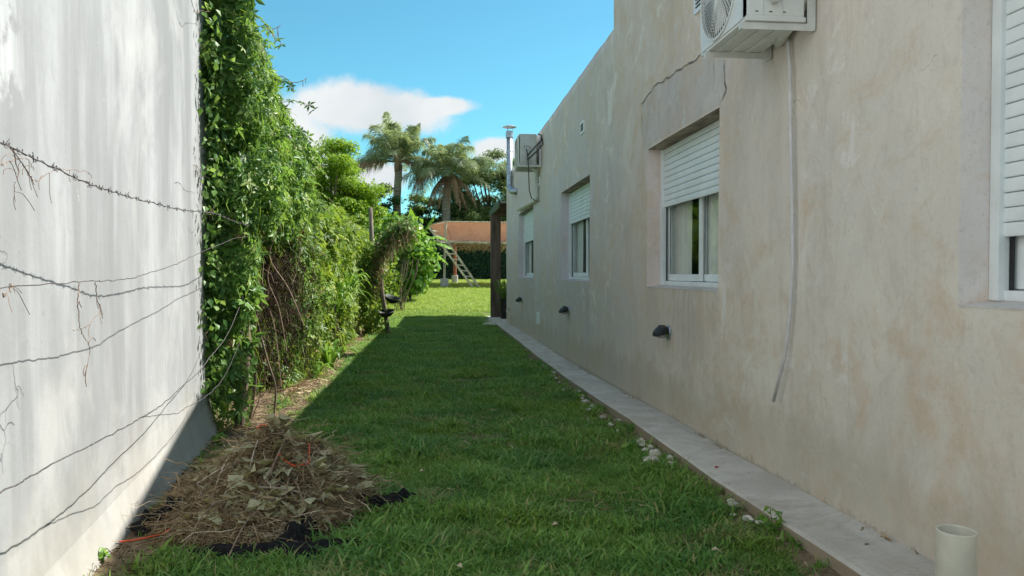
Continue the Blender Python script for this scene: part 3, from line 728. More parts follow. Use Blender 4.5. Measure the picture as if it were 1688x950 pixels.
# ------------------------------------------------------------------ air conditioners
def aircon(label, y0, y1, x0, x1, z0, z1, mat, br, near):
    """outdoor unit: y0 the end towards the camera, x0 the fan side"""
    t = thing('air_conditioner', label, 'air conditioner', (2.0, (y0 + y1) / 2, z0), 'outdoor air conditioner units on the wall')
    c = (x0, y0 + (y1 - y0) * .56, (z0 + z1) / 2 - .005); r0 = min((z1 - z0) * .465, (y1 - y0) * .40)
    # casing: front built round the fan opening
    m = MB(); m.box(x0 + .012, x1, y0, y1, z0 + .012, z1, .012); m.build('casing', mat, t)
    n = 40; vs = []; ring = []
    for j in range(n):
        q = 2 * math.pi * j / n; dy_, dz_ = math.cos(q), math.sin(q)
        k = min(((y1 - .004 - c[1]) if dy_ > 0 else (c[1] - y0 - .004)) / max(abs(dy_), 1e-6), ((z1 - .004 - c[2]) if dz_ > 0 else (c[2] - z0 - .004)) / max(abs(dz_), 1e-6))
        vs += [(x0, c[1] + dy_ * k, c[2] + dz_ * k), (x0, c[1] + dy_ * r0, c[2] + dz_ * r0), (x0 + .011, c[1] + dy_ * (r0 - .008), c[2] + dz_ * (r0 - .008)), (x0 + .0115, c[1] + dy_ * k, c[2] + dz_ * k)]
    fs = []
    for j in range(n):
        k = (j + 1) % n; fs += [(4 * j, 4 * j + 1, 4 * k + 1, 4 * k), (4 * j + 1, 4 * j + 2, 4 * k + 2, 4 * k + 1), (4 * j + 3, 4 * j, 4 * k, 4 * k + 3)]
    corners = [(x0, y, z) for y in (y0 + .004, y1 - .004) for z in (z0 + .004, z1 - .004)]
    build('front_panel', vs, fs, mat, t)
    m = MB(); m.box(x0 - .0, x0 + .0115, y0 + .004, y0 + .02, z0 + .004, z1 - .004)
    m.box(x0 - .0015, x0 + .002, y0 + .06, y0 + .09, z0 + .10, z1 - .16); m.build('front_rib', mat, t)
    fan = MB(); fan.lathe((x0 + .0113, c[1], c[2]), [(0, -.0005), (r0 - .01, -.0005)], 32, 'x'); fan.build('fan_well', M['fanwell'], t)
    g_ = MB()
    for k in range(1, 13): 
        rr = r0 * (.17 + .83 * k / 12.5)
        pts = [(x0 - .004 - .01 * (1 - (k / 13) ** 2), c[1] + rr * math.cos(2 * math.pi * j / 36), c[2] + rr * math.sin(2 * math.pi * j / 36)) for j in range(37)]
        g_.tube(pts, .0016, 3, False)
    for k in range(48):
        q = 2 * math.pi * k / 48; q2 = q + .45
        pts = [(x0 - .005 - .01 * (1 - s_ ** 2), c[1] + r0 * s_ * math.cos(q + (q2 - q) * s_), c[2] + r0 * s_ * math.sin(q + (q2 - q) * s_)) for s_ in (.16, .4, .65, .85, 1.0)]
        g_.tube(pts, .0021, 3, False)
    g_.lathe((x0 - .02, c[1], c[2]), [(0, 0), (r0 * .14, .001), (r0 * .17, .008)], 20, 'x')
    g_.lathe((x0 - .006, c[1], c[2]), [(r0 * .985, .006), (r0 * .99, -.003), (r0 * 1.03, -.003), (r0 * 1.04, .006)], 40, 'x')
    g_.build('fan_grille', mat, t)
    for k in range(3):
        bl = MB(); q = k * 2.094 + .4; pr = []
        for s_ in (.15, .5, .9):
            for dq in (-.45, .45): pr.append((x0 + .006 + dq * .008, c[1] + r0 * s_ * math.cos(q + dq), c[2] + r0 * s_ * math.sin(q + dq)))
        bl.add(pr, [(0, 1, 3, 2), (2, 3, 5, 4)]); bl.build('fan_blade', M['hose'], t)
    # ribbed base tray
    m = MB(); m.box(x0 + .006, x1 + .006, y0 - .004, y1 + .004, z0 - .012, z0 + .014, .004)
    for k in range(3):
        xx = x0 + .05 + k * (x1 - x0 - .1) / 2.6; m.box(xx, xx + .035, y0 + .10, y1 - .08, z0 - .020, z0 - .0125, .004)
    m.lathe((x1 - .1, y0 + .07, z0 - .013), [(.035, 0), (.03, -.008), (.02, -.003), (0, -.003)], 16)
    m.build('base_tray', mat, t)
    # connection side (towards the camera)
    for xq in (.10, .205): MB().box(x0 + xq, x0 + xq + .005, y0 - .002, y0 + .002, z0 + .02, z1 - .02).build('panel_seam', M['hose'], t)
    m = MB(); m.box(x0 + .11, x0 + .20, y0 - .012, y0 - .001, z0 + .10, z1 - .25, .004); m.build('valve_cover', mat, t)
    for dz_ in (.09, .16): m = MB(); m.tube([(x0 + .155, y0 - .002, z0 + dz_), (x0 + .155, y0 - .045, z0 + dz_)], .016, 8); m.tube([(x0 + .155, y0 - .025, z0 + dz_), (x0 + .185, y0 - .03, z0 + dz_ + .008)], .009, 8); m.build('valve', M['brass'] if not near else M['insul'], t)
    for k in range(3):
        MB().box(x0 + .06 + k * .075, x0 + .075 + k * .075, y0 - .0022, y0, z0 + .035, z0 + .040).build('screw_mark', M['black'], t)
    # wall brackets
    for yb in br:
        m = MB(); xa = x0 - .01
        m.box(xa, 1.985, yb - .018, yb + .018, z0 - .019, z0 - .0145); m.box(xa, 1.985, yb - .0185, yb - .0155, z0 - .052, z0 - .019); 
        m.box(1.982, 1.99, yb - .03, yb + .03, z0 - .052, z0 + .34); m.box(1.95, 1.982, yb - .0185, yb - .0155, z0 - .0145, z0 + .33); m.box(xa - .002, xa, yb - .018, yb + .018, z0 - .05, z0 - .015)
        m.build('bracket', M['bracket'], t)
    return t
M['fanwell'] = simple('fan_well', (.10, .11, .11), .8, var=.3, scale=8, bump=0)
ac1 = aircon('large white air conditioner on brackets above the nearest shutter, seen from below', 3.76, 4.42, 1.60, 1.93, 1.335, 1.89, M['ac'], (3.79, 4.31), True)
m = MB(); m.lathe((1.835, 3.75, 1.46), [(0, -.002), (.012, -.002)], 8, 'y'); m.build('plug', M['black'], ac1)
ac2 = aircon('weathered air conditioner high on the wall beside the flue pipe', 14.2, 15.05, 1.56, 1.90, 2.10, 2.68, M['ac_old'], (14.22, 14.98), False)
m = MB(); m.box(1.66, 1.685, 14.195, 14.199, 2.40, 2.44); m.build('label_mark', M['labred'], ac2); MB().box(1.69, 1.75, 14.195, 14.199, 2.405, 2.445).build('label_mark', M['labblue'], ac2); MB().box(1.755, 1.78, 14.195, 14.199, 2.40, 2.43).build('label_mark', M['labred'], ac2)
MB().box(1.66, 1.78, 14.196, 14.1995, 2.55, 2.58).build('nameplate', M['hose'], ac2)
# insulated pipes behind the near unit
t = thing('refrigerant_pipe', 'thick white wrapped pipe passing behind the larger air conditioner', 'pipe', (1.97, 3.9, 1.3))
m = MB(); pts = [(1.95, 4.10, 1.32), (1.93, 4.02, 1.335), (1.945, 3.9, 1.39), (1.95, 3.75, 1.50), (1.95, 3.6, 1.63), (1.96, 3.42, 1.78), (1.99, 3.3, 1.86)]
m.tube(pts, [.030, .034, .034, .032, .034, .032, .03], 12); m.build('wrapped_pipe', M['insul'], t, smooth=True)
m = MB(); m.tube([(1.83, 3.755, 1.50), (1.85, 3.69, 1.51), (1.93, 3.60, 1.68), (1.96, 3.5, 1.86)], .011, 8); m.build('thin_pipe', M['hose'], t, smooth=True)
t = tag(MB().tube([(1.975, 4.07, 1.345), (1.972, 4.03, 1.30), (1.97, 4.0, 1.12), (1.968, 3.985, .82), (1.97, 3.965, .45), (1.975, 3.96, .05), (1.972, 3.985, -.25), (1.968, 4.03, -.47), (1.962, 4.16, -.755)], .0098, 10).build('drain_hose', M['hose'], origin=(1.97, 4, 1.34), smooth=True),
        'grey plastic drain hose hanging down the wall from the larger air conditioner', 'hose')
# far unit's pipe work
t = thing('drain_pipe', 'white pipe falling from the far air conditioner to a sloping length above the window', 'pipe', (1.95, 14.9, 1.4))
m = MB(); m.tube([(1.90, 14.45, 2.05), (1.95, 14.5, 1.98), (1.955, 14.6, 1.9), (1.955, 14.62, 1.75), (1.955, 14.58, 1.52), (1.95, 14.6, 1.46)], .042, 10); m.build('vertical_pipe', M['insul'], t, smooth=True)
m = MB(); m.tube([(1.95, 14.56, 1.45), (1.95, 14.8, 1.46), (1.95, 18.0, 1.535)], .036, 10); m.build('sloping_pipe', M['pvc'], t, smooth=True)
t = tag(MB().tube([(1.70, 14.17, 2.38), (1.72, 14.10, 2.20), (1.735, 14.12, 1.9), (1.75, 14.15, 1.6), (1.80, 14.2, 1.44), (1.88, 14.3, 1.41), (1.94, 14.55, 1.43)], .010, 6).build('power_cable', M['black'], origin=(1.7, 14.2, 2.4), smooth=True), 'black power cable hanging from the far air conditioner', 'cable')
t = thing('copper_line', 'two dark bent tubes joining the far air conditioner to the wall', 'pipe', (1.8, 14.1, 2.2))
MB().tube([(1.715, 14.18, 2.26), (1.73, 14.10, 2.27), (1.85, 13.95, 2.40), (1.95, 13.9, 2.5), (1.96, 14.0, 2.62), (1.93, 14.2, 2.68)], .013, 6).build('upper_tube', M['black'], t, smooth=True)
MB().tube([(1.715, 14.18, 2.19), (1.74, 14.08, 2.19), (1.9, 13.9, 2.33), (1.97, 13.85, 2.42), (1.97, 13.95, 2.56)], .013, 6).build('lower_tube', M['black'], t, smooth=True)

# flue
t = thing('flue_pipe', 'galvanised flue pipe with a flat rain cap rising past the far parapet', 'flue', (1.9, 19.6, 2.2))
MB().tube([(1.99, 18.6, 2.06), (1.93, 19.2, 2.12), (1.9, 19.55, 2.25), (1.9, 19.62, 2.40), (1.9, 19.63, 3.76)], .078, 14).build('pipe', M['galv'], t, smooth=True)
m = MB(); m.lathe((1.9, 19.63, 3.74), [(.095, -.16), (.10, -.15), (.10, 0), (.085, .02)], 16); m.build('collar', M['galv'], t)
for q in (0, 2.1, 4.2): MB().tube([(1.9 + .08 * math.cos(q), 19.63 + .08 * math.sin(q), 3.72), (1.9 + .1 * math.cos(q), 19.63 + .1 * math.sin(q), 3.9)], .006, 4).build('cap_strut', M['galv'], t)
m = MB(); m.lathe((1.9, 19.63, 3.875), [(0, .05), (.1, .035), (.19, -.005), (.19, -.012), (.1, .022), (0, .03)], 20); m.build('cap', M['galv'], t)
for z in (2.5, 3.2):
    m = MB(); m.lathe((1.9, 19.63, z), [(.078, 0), (.084, 0), (.084, .03), (.078, .03)], 14); m.build('band', M['galv'], t)
m = MB(); m.tube([(1.97, 19.6, 2.55), (2.01, 19.6, 2.55)], .012, 6); m.build('wall_clip', M['galv'], t)

# ------------------------------------------------------------------ veranda
t = thing('veranda', 'veranda at the far end of the house with green fascia and dark post', 'veranda', (1.9, 24, -1.46))
m = MB(); m.box(1.78, 1.83, 21.7, 25.7, 1.93, 2.15, .006); m.box(1.831, 8, 25.65, 25.7, 1.93, 2.15, .006); m.build('fascia', M['roof_paint'], t)
m = MB(); m.box(1.84, 8, 21.62, 25.64, 2.06, 2.10); m.build('roof', M['roof'], t)
for k in range(6):
    MB().box(1.84, 8, 22.0 + k * .62, 22.07 + k * .62, 1.96, 2.055).build('rafter', M['redwood'], t)
m = MB(); m.box(1.73, 2.05, 24.15, 24.47, -1.46, 1.93, .012); m.build('post', M['redwood'], t)
t = thing('potted_plant', 'spiky plant in a tall dark pot behind the veranda post', 'potted plant', (2.13, 23.4, -1.45))
m = MB(); m.lathe((2.13, 23.4, -1.45), [(0, 0), (.15, 0), (.20, .58), (.215, .60), (.215, .64), (.19, .64), (.185, .58), (0, .57)], 18); m.build('pot', M['terracotta'], t)
g_ = np.random.default_rng(5); n = 90; q = g_.uniform(0, 6.28, n); a = g_.uniform(.05, .55, n)
P0 = np.c_[2.13 + .08 * np.cos(q), 23.4 + .08 * np.sin(q), np.full(n, -.9)]; P1 = P0 + np.c_[np.cos(q) * a * .7, np.sin(q) * a * .7, g_.uniform(.35, .75, n)]
v, f_, a_ = strands(P0, P1, .04, -.08, .012, 4, g_); fast('leaves', v, f_, M['tree_mid'], t, a_)

# ------------------------------------------------------------------ PVC stub
t = thing('pvc_pipe', 'short open white plastic pipe standing on the walkway', 'pipe', (1.565, 2.085, -1.15))
m = MB(); m.lathe((1.565, 2.085, -1.16), [(.055, -.15), (.055, .376), (.0545, .379), (.051, .379), (.0505, .376), (.0505, .0)], 36); m.build('pipe_body', M['pvc'], t, smooth=True)
MB().lathe((1.565, 2.085, -1.16), [(.0, .10), (.0504, .10)], 24).build('pipe_inside', M['pilesoil'], t)

# ------------------------------------------------------------------ neighbour's wall
def wx(y): return -1.97 + (y - 6.58) * (.45 / -3.25) if y < 6.58 else -1.97 - (y - 6.58) * .1385
nb = thing('boundary_wall', 'tall pale lime washed concrete wall in full sun on the left', 'wall', (-1.6, 3.5, -1.3))
V = []; F = []; ya = list(np.arange(-3, 6.62, .16)) + [6.62]; za = list(np.arange(-1.75, 4.2, .16)); nzz = len(za)
for y in ya:
    for z in za:
        foot = .07 * max(0, (-1.02 - z) / .3) ** 1.5 if z < -1.02 else 0
        V.append((wx(y) + .006 * noise.noise(Vector((3, y * 1.2, z * 1.2))) + foot, y, z))
F = [(i * nzz + k, (i + 1) * nzz + k, (i + 1) * nzz + k + 1, i * nzz + k + 1) for i in range(len(ya) - 1) for k in range(nzz - 1)]
b = len(V)
for k, z in enumerate(za): V.append((wx(6.62) - .18, 6.645, z))
F += [((len(ya) - 1) * nzz + k, b + k, b + k + 1, (len(ya) - 1) * nzz + k + 1) for k in range(nzz - 1)]
b2 = len(V); V += [(wx(-3) - .18, -3, -1.75), (wx(-3) - .18, -3, za[-1]), (wx(6.62) - .18, 6.645, za[-1]), (wx(6.62) - .18, 6.645, -1.75)]; F.append((b2, b2 + 1, b2 + 2, b2 + 3))
t1, t2 = nzz - 1, (len(ya) - 1) * nzz + nzz - 1; F.append((t1, t2, b2 + 2, b2 + 1))
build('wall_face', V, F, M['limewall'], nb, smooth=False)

# ------------------------------------------------------------------ wires
def smooth_pts(pts, n=10):
    P = [Vector(p) for p in pts]; out = []
    for i in range(len(P) - 1):
        a, b, c, d = P[max(i - 1, 0)], P[i], P[i + 1], P[min(i + 2, len(P) - 1)]
        for k in range(n):
            u = k / n; out.append(.5 * ((2 * b) + (c - a) * u + (2 * a - 5 * b + 4 * c - d) * u * u + (3 * b - a - 3 * c + d) * u ** 3))
    out.append(P[-1]); return out
def barbed(pts, label, barbs=True, r=.0019, seed=0):
    rr = random.Random(seed); P = smooth_pts(pts); t = thing('barbed_wire' if barbs else 'wire', label, 'wire', pts[0], 'wires strung in front of the pale wall')
    P = [p + Vector((rr.gauss(0, .001), rr.gauss(0, .0015), rr.gauss(0, .0015))) for p in P]
    MB().tube(P, r, 5).build('strand', M['wire'], t)
    if barbs:
        Q = [p + Vector((0, .004 * math.sin(i * 2.1), .0045 * math.cos(i * 2.1))) for i, p in enumerate(P)]
        MB().tube(Q, r * .7, 4).build('strand', M['wire'], t)
        for i in range(3, len(P) - 2, 4):
            m = MB(); c = P[i]
            m.tube([c + Vector((0, math.cos(q) * .007, math.sin(q) * .009)) + Vector((0, (q - 3) * .004, 0)) for q in np.linspace(0, 9, 12)],   .0011, 4)
            for _ in range(3): m.tube([c, c + Vector((rr.uniform(-.008, .008), rr.uniform(-.014, .014), rr.uniform(-.018, .018)))], .0011, 4)
            m.build('barb', M['wire'], t)
    return t
barbed([(-1.10, 1.8, .33), (-1.124, 2.04, .336), (-1.144, 2.26, .324), (-1.186, 2.651, .306), (-1.195, 2.862, .3), (-1.204, 3.084, .297), (-1.213, 3.411, .298), (-1.223, 3.697, .302), (-1.26, 4.1, .327), (-1.32, 4.602, .353), (-1.387, 5.136, .356), (-1.47, 5.8, .37), (-1.60, 6.5, .40), (-1.66, 6.9, .38)], 'topmost barbed wire sloping across the pale wall into the vine', True, seed=1)
barbed([(-1.10, 1.8, -.04), (-1.124, 2.04, -.037), (-1.191, 2.638, -.029), (-1.213, 2.855, -.030), (-1.227, 3.118, -.021), (-1.238, 3.373, .006), (-1.251, 3.676, .039), (-1.286, 3.915, .064), (-1.325, 4.382, .126), (-1.382, 4.978, .198), (-1.458, 5.529, .251), (-1.56, 6.3, .30), (-1.66, 6.9, .36)], 'thin bare wire crossing at eye height then rising into the leaves', False, .0017, 3)
barbed([(-1.08, 1.8, -.545), (-1.10, 2.04, -.554), (-1.115, 2.26, -.556), (-1.13, 2.779, -.56), (-1.15, 3.0, -.562), (-1.174, 3.194, -.569), (-1.223, 3.521, -.575), (-1.30, 3.9, -.58), (-1.40, 4.5, -.58), (-1.528, 5.166, -.561), (-1.60, 5.75, -.50), (-1.64, 6.2, -.36), (-1.68, 6.75, -.10)], 'twisted wire crossing the lower pale wall then climbing steeply into the vine', False, .0024, 5)
barbed([(-1.15, 3.0, -.563), (-1.19, 3.3, -.61), (-1.221, 3.603, -.660), (-1.284, 3.903, -.690), (-1.324, 4.303, -.712), (-1.42, 4.9, -.735), (-1.52, 5.5, -.72), (-1.62, 6.2, -.60), (-1.70, 6.8, -.42)], 'lower wire branching from the twisted one and drooping towards the vine foot', False, .0017, 7)
# dry tendrils caught in the wires
def tendril(pts, label, seed, r=.0016):
    rr = random.Random(seed); P = smooth_pts(pts, 8); m = MB(); m.tube([p + Vector((rr.gauss(0, .0012), rr.gauss(0, .002), rr.gauss(0, .002))) for p in P], [r * (1 - .6 * i / len(P)) for i in range(len(P))], 4)
    for _ in range(5):
        c = rr.choice(P[2:]); d = Vector((rr.uniform(-.01, .01), rr.uniform(-.06, .06), rr.uniform(-.07, .02)))
        m.tube(smooth_pts([c, c + d * .5 + Vector((0, 0, .01)), c + d, c + d * 1.2 + Vector((0, .01, -.015))], 4), r * .6, 3)
    return tag(m.build('dry_tendril', M['stem'], origin=pts[0]), label, 'dry tendril', 'dry vine tendrils caught on the wires')
tendril([(-1.131, 2.097, .334), (-1.134, 2.126, .321), (-1.14, 2.18, .294), (-1.144, 2.22, .271), (-1.15, 2.27, .267), (-1.159, 2.362, .305), (-1.172, 2.482, .327), (-1.189, 2.639, .342), (-1.196, 2.704, .338), (-1.194, 2.686, .309), (-1.187, 2.626, .306)], 'long looping dry tendril under the topmost barbed wire', 1, .0016)
tendril([(-1.11, 1.93, .262), (-1.125, 2.038, .281), (-1.133, 2.11, .302), (-1.143, 2.205, .319), (-1.146, 2.237, .295)], 'short dry tendril joining the topmost wire at the left edge', 2)
tendril([(-1.132, 2.104, .331), (-1.137, 2.148, .276), (-1.134, 2.124, .238), (-1.133, 2.119, .19)], 'straight dry tendril hanging below the topmost wire', 3)
tendril([(-1.183, 2.58, -.033), (-1.181, 2.567, -.079), (-1.182, 2.572, -.13), (-1.183, 2.586, -.19), (-1.191, 2.656, -.239), (-1.192, 2.667, -.284), (-1.186, 2.616, -.348)], 'dark dry tendril hanging straight in the centre of the wall', 4, .0022)
tendril([(-1.199, 2.738, -.035), (-1.201, 2.749, -.094), (-1.203, 2.774, -.136), (-1.192, 2.67, -.175), (-1.184, 2.598, -.187), (-1.176, 2.519, -.185)], 'bent dry tendril curling back to the hanging one', 5, .0018)
tendril([(-1.10, 2.0, -.05), (-1.115, 2.03, -.062), (-1.128, 2.07, -.053), (-1.131, 2.093, -.037)], 'tiny curled tendril under the thin wire at the left edge', 6)
tendril([(-1.72, 5.7, .52), (-1.74, 5.8, .47), (-1.76, 5.95, .45), (-1.79, 6.1, .49), (-1.82, 6.3, .56)], 'dry tendril on the topmost wire beside the vine', 7)
tendril([(-1.68, 5.3, .74), (-1.7, 5.45, .76), (-1.74, 5.7, .73), (-1.8, 6.1, .75)], 'forked dry tendril reaching from the leaves above the topmost wire', 8, .0022)
tendril([(-1.7, 5.3, 2.0), (-1.72, 5.45, 1.9), (-1.74, 5.6, 1.88), (-1.76, 5.75, 1.95), (-1.82, 6.2, 2.1)], 'curled bare tendril high beside the vine edge', 9, .0024)
tendril([(-1.75, 8.0, 2.05), (-1.62, 8.0, 2.06), (-1.52, 8.0, 2.0), (-1.43, 8.05, 2.03), (-1.38, 8.1, 2.08)], 'bare tendril sticking out of the vine just above the clouds', 10, .006)
tendril([(-1.8, 7.3, 2.3), (-1.64, 7.3, 2.36), (-1.56, 7.3, 2.33), (-1.5, 7.35, 2.38)], 'twig tip poking from the vine against blue sky', 11, .005)

# ------------------------------------------------------------------ climbing vine
HY = [6.3, 7.0, 7.6, 8.2, 9.0, 11, 13, 15, 20, 26, 27.5]
HT = [3.1, 2.5, 2.12, 1.78, 1.36, .90, .90, 1.08, 1.22, 1.0, .4]
XF = [6.3, 6.8, 8, 9.2, 11, 14, 17, 21, 27.5]
XV = [-1.84, -1.76, -1.68, -1.72, -1.78, -1.86, -1.98, -2.05, -2.25]
def hx(y): return np.interp(y, XF, XV)
def ht(y): return np.interp(y, HY, HT)
g_ = np.random.default_rng(11)
def recess(y, z):
    """hollow under the overhanging crown of the vine"""
    k = np.clip((y - 6.7) / .4, 0, 1) * np.clip((9.3 - y) / .8, 0, 1)
    return -.36 * k * np.clip((.42 + .12 * np.sin(y * 4) - z) / .35, 0, 1) + .16 * np.clip((y - 6.5) / .3, 0, 1) * np.clip((9.8 - y) / 1.2, 0, 1) * np.clip((z - .2) / .4, 0, 1) * np.clip((2.2 - z) / 1.2, 0, 1)
def hull_points(n, y0, y1, depth=0.0, lump=.16):
    """points on the camera-facing skin of the vine mass between y0 and y1"""
    y = g_.uniform(y0, y1, n * 2); u = g_.uniform(0, 1, n * 2)
    tp = ht(y); gr = G(y); H = tp - gr
    s = u * (H + 1.1)                       # arc length: up the face then over the top
    face = s < H
    z = np.where(face, gr + s, tp); x = np.where(face, hx(y), hx(y) - (s - H))
    k = np.clip((s - (H - .35)) / .35, 0, 1) * face          # rounded shoulder
    x = x - .16 * k ** 2; z = z - .02
    # belly: the face leans out with height
    rel = np.clip((z - gr) / np.maximum(H, .1), 0, 1)
    x = x + np.where(face, .10 * np.sin(rel * 3.0) - .06 * (1 - rel), 0)
    x = x + recess(y, z) * face
    P = np.c_[x, y, z]; L = fbm(P, 1.15, 3.0) * lump * 1.6 + fbm(P, 3.4, 8.0) * lump * .6
    Nn = np.c_[np.where(face, 1, .15), np.full(len(y), -.25), np.where(face, .25, 1)]
    P = P + Nn * (L - depth)[:, None]
    return P[:n], Nn[:n], L[:n]
def front_points(n, lump=.14, depth=0.):
    """end face of the vine looking at the camera, next to the wall end"""
    x = g_.uniform(-2.12, -1.62, n); z = g_.uniform(-1.35, 3.3, n)
    y = 6.55 + .35 * (x + 2.0) + .08 * np.abs(x + 1.85)
    P = np.c_[x, y, z]; L = fbm(P, 1.5, 21.) * lump * 1.6 + fbm(P, 4, 2.) * .06
    Nn = np.c_[np.full(n, .35), np.full(n, -1), np.full(n, .3)]
    return P + Nn * (L - depth)[:, None], Nn, L
vine = thing('climbing_vine', 'tall dark green creeper climbing beyond the end of the pale wall', 'vine', (-1.8, 6.8, -1.36))
def dens(P, hollow=True):
    """fewer leaves low down where dry stems show"""
    z, y = P[:, 2], P[:, 1]
    k = np.ones(len(P))
    hol = (z < .35 + .35 * np.sin(y * 3.1) ) & (y > 6.9) & (y < 10.5)
    k[hol] = .34
    low = (z < -.5) & (y < 7.0); k[low] = .55; low3 = (z < -.95) & (y < 9.5); k[low3] = .22
    low2 = (z < -.75) & (y >= 10.5); k[low2] = .5
    return g_.uniform(0, 1, len(P)) < k
cl = []
P, Nn, L = hull_points(24000, 6.45, 10.2); kk = dens(P); cl.append(leafcloud(P[kk], Nn[kk], .048, T_OVATE, droop=.7, jitter=1.1, g=g_))
P, Nn, L = hull_points(5000, 6.45, 10.2, -.03); kk = dens(P); cl.append(leafcloud(P[kk], Nn[kk], .075, T_LANCE, droop=.7, jitter=1.1, g=g_))
P, Nn, L = hull_points(3600, 6.45, 10.2, -.04); kk = dens(P); cl.append(leafcloud(P[kk], Nn[kk], .085, T_PALM, droop=.9, g=g_))
P, Nn, L = front_points(8200); kk = dens(P); cl.append(leafcloud(P[kk], Nn[kk], .056, T_OVATE, droop=.9, g=g_))
P, Nn, L = front_points(1300, depth=-.05); kk = dens(P); cl.append(leafcloud(P[kk], Nn[kk], .10, T_PALM, droop=.9, g=g_))
P, Nn, L = hull_points(5000, 6.4, 10.2, .22); kk = dens(P); cl.append(leafcloud(P[kk], Nn[kk], .09, T_OVATE, droop=.6, g=g_))
P, Nn, L = front_points(2500, depth=.2); kk = dens(P); cl.append(leafcloud(P[kk], Nn[kk], .09, T_OVATE, droop=.6, g=g_))
# leaves lapping over the wall end
n = 900; z = g_.uniform(-1.0, 3.2, n); y = 6.55 - np.abs(g_.normal(0, .22, n)) ; P = np.c_[-1.97 + (6.58 - y) * .1385 + .03 + g_.uniform(0, .14, n), y, z]
cl.append(leafcloud(P, np.tile([1, -.4, .2], (n, 1)), .058, T_OVATE, droop=1.2, g=g_))
v, f_, a_ = joinclouds(cl); o = fast('foliage', v, f_, M['vine'], vine, a_); o['kind'] = 'stuff'
# pale thin runners woven over the leaves
P, Nn, L = hull_points(1500, 6.5, 10.2, -.07); Q_, Nq, L = front_points(500, depth=-.06); P = np.r_[P, Q_]; n = len(P); P1 = P + np.c_[g_.normal(.02, .05, n), g_.normal(0, .12, n), -g_.uniform(.06, .3, n)]
v, f_, a_ = strands(P, P1, .006, 0, .015, 4, g_); fast('runners', v, f_, M['vine_bright'], vine, a_)['kind'] = 'stuff'
# a spray of trailing shoots that break the outline against the sky
m = MB(); cl = []
for k in range(26):
    y = g_.uniform(6.8, 10); z = ht(y) - g_.uniform(0, 1.2); x = hx(y) + .05
    d = np.array([g_.uniform(.15, .4), g_.uniform(-.1, .3), g_.uniform(-.05, .25)])
    P = [np.array([x, y, z]) + d * s_ + np.array([0, 0, -.25 * s_ * s_]) for s_ in np.linspace(0, 1, 7)]
    m.tube(P, .003, 3); Q = np.array(P[2:]); cl.append(leafcloud(Q, np.tile([.3, -.3, 1.], (len(Q), 1)), .07, T_PALM, droop=.9, g=g_))
m.build('shoot', M['stem'], vine)['kind'] = 'stuff'
v, f_, a_ = joinclouds(cl); fast('shoot_leaves', v, f_, M['vine'], vine, a_)['kind'] = 'stuff'
# core of dead stems, coloured near-black to carry the inner shade
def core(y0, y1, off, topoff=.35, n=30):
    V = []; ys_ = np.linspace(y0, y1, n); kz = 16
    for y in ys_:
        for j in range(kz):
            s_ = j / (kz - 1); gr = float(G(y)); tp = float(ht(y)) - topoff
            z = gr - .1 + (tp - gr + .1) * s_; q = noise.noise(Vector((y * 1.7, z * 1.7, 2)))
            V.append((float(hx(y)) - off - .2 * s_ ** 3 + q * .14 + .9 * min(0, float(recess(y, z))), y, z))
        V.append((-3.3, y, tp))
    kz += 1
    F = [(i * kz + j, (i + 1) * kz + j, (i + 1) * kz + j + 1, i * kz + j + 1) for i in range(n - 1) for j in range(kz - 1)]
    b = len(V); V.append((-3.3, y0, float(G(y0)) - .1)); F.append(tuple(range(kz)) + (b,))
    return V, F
V, F = core(7.02, 10.2, .34); build('shaded_thatch', V, F, M['thatch'], vine)
# hanging dry stems in the hollow
n = 520; y = g_.uniform(6.75, 10.6, n); z0 = g_.uniform(-.1, .7, n); x = hx(y) - g_.uniform(-.05, .40, n)
P0 = np.c_[x, y, z0]; P1 = P0 + np.c_[g_.normal(.02, .12, n), g_.normal(0, .16, n), -g_.uniform(.35, 1.5, n)]; P1[:, 2] = np.maximum(P1[:, 2], G(P1[:, 1]))
P1[:, :2] += g_.normal(0, .10, (n, 2)); s1 = strands(P0, P1, .008, 0, .075, 8, g_); P0 = P0.copy(); P0[:, 0] += .002
s2 = strands(P0, P1, .008, 0, .075, 8, g_)
o = fast('dry_stems', *joinclouds([s1, s2])[:2], M['dry_stems'], vine, joinclouds([s1, s2])[2]); o['kind'] = 'stuff'
for k, (p, rr_) in enumerate([([(-1.76, 6.75, -1.4), (-1.72, 6.74, -1.0), (-1.70, 6.78, -.6), (-1.78, 6.85, -.1), (-1.8, 6.95, .5)], .045), ([(-1.78, 7.2, -1.4), (-1.70, 7.1, -.9), (-1.80, 7.1, -.3), (-1.76, 7.1, .3)], .015),
                              ([(-1.58, 7.3, -1.4), (-1.55, 7.25, -1.1), (-1.62, 7.2, -.8), (-1.72, 7.1, -.3)], .010)]):
    MB().tube(smooth_pts(p, 5), rr_, 8).build('trunk', M['bark'], vine, smooth=True)
for k in range(7):
    y = g_.uniform(6.62, 7.4); x = -1.95 + g_.uniform(0, .5); z = g_.uniform(.1, .6)
    P = smooth_pts([(x, y, z), (x + g_.normal(0, .06), y - .03, z - .3), (x + g_.normal(0, .08), y - .02, z - .6), (x + g_.normal(.03, .1), y, z - .9 - g_.uniform(0, .4))], 5)
    MB().tube(P, .0045, 4).build('hanging_stem', M['stem'], vine)
# dead hanging leaves
P, Nn, L = hull_points(700, 6.5, 10.8, .02); kk = (P[:, 2] < .5); P = P[kk]; Nn = Nn[kk]
v, f_, a_ = leafcloud(P, Nn, .09, T_OVATE, droop=1.4, g=g_); fast('dead_leaves', v, f_, M['dead_leaf'], vine, a_)['kind'] = 'stuff'

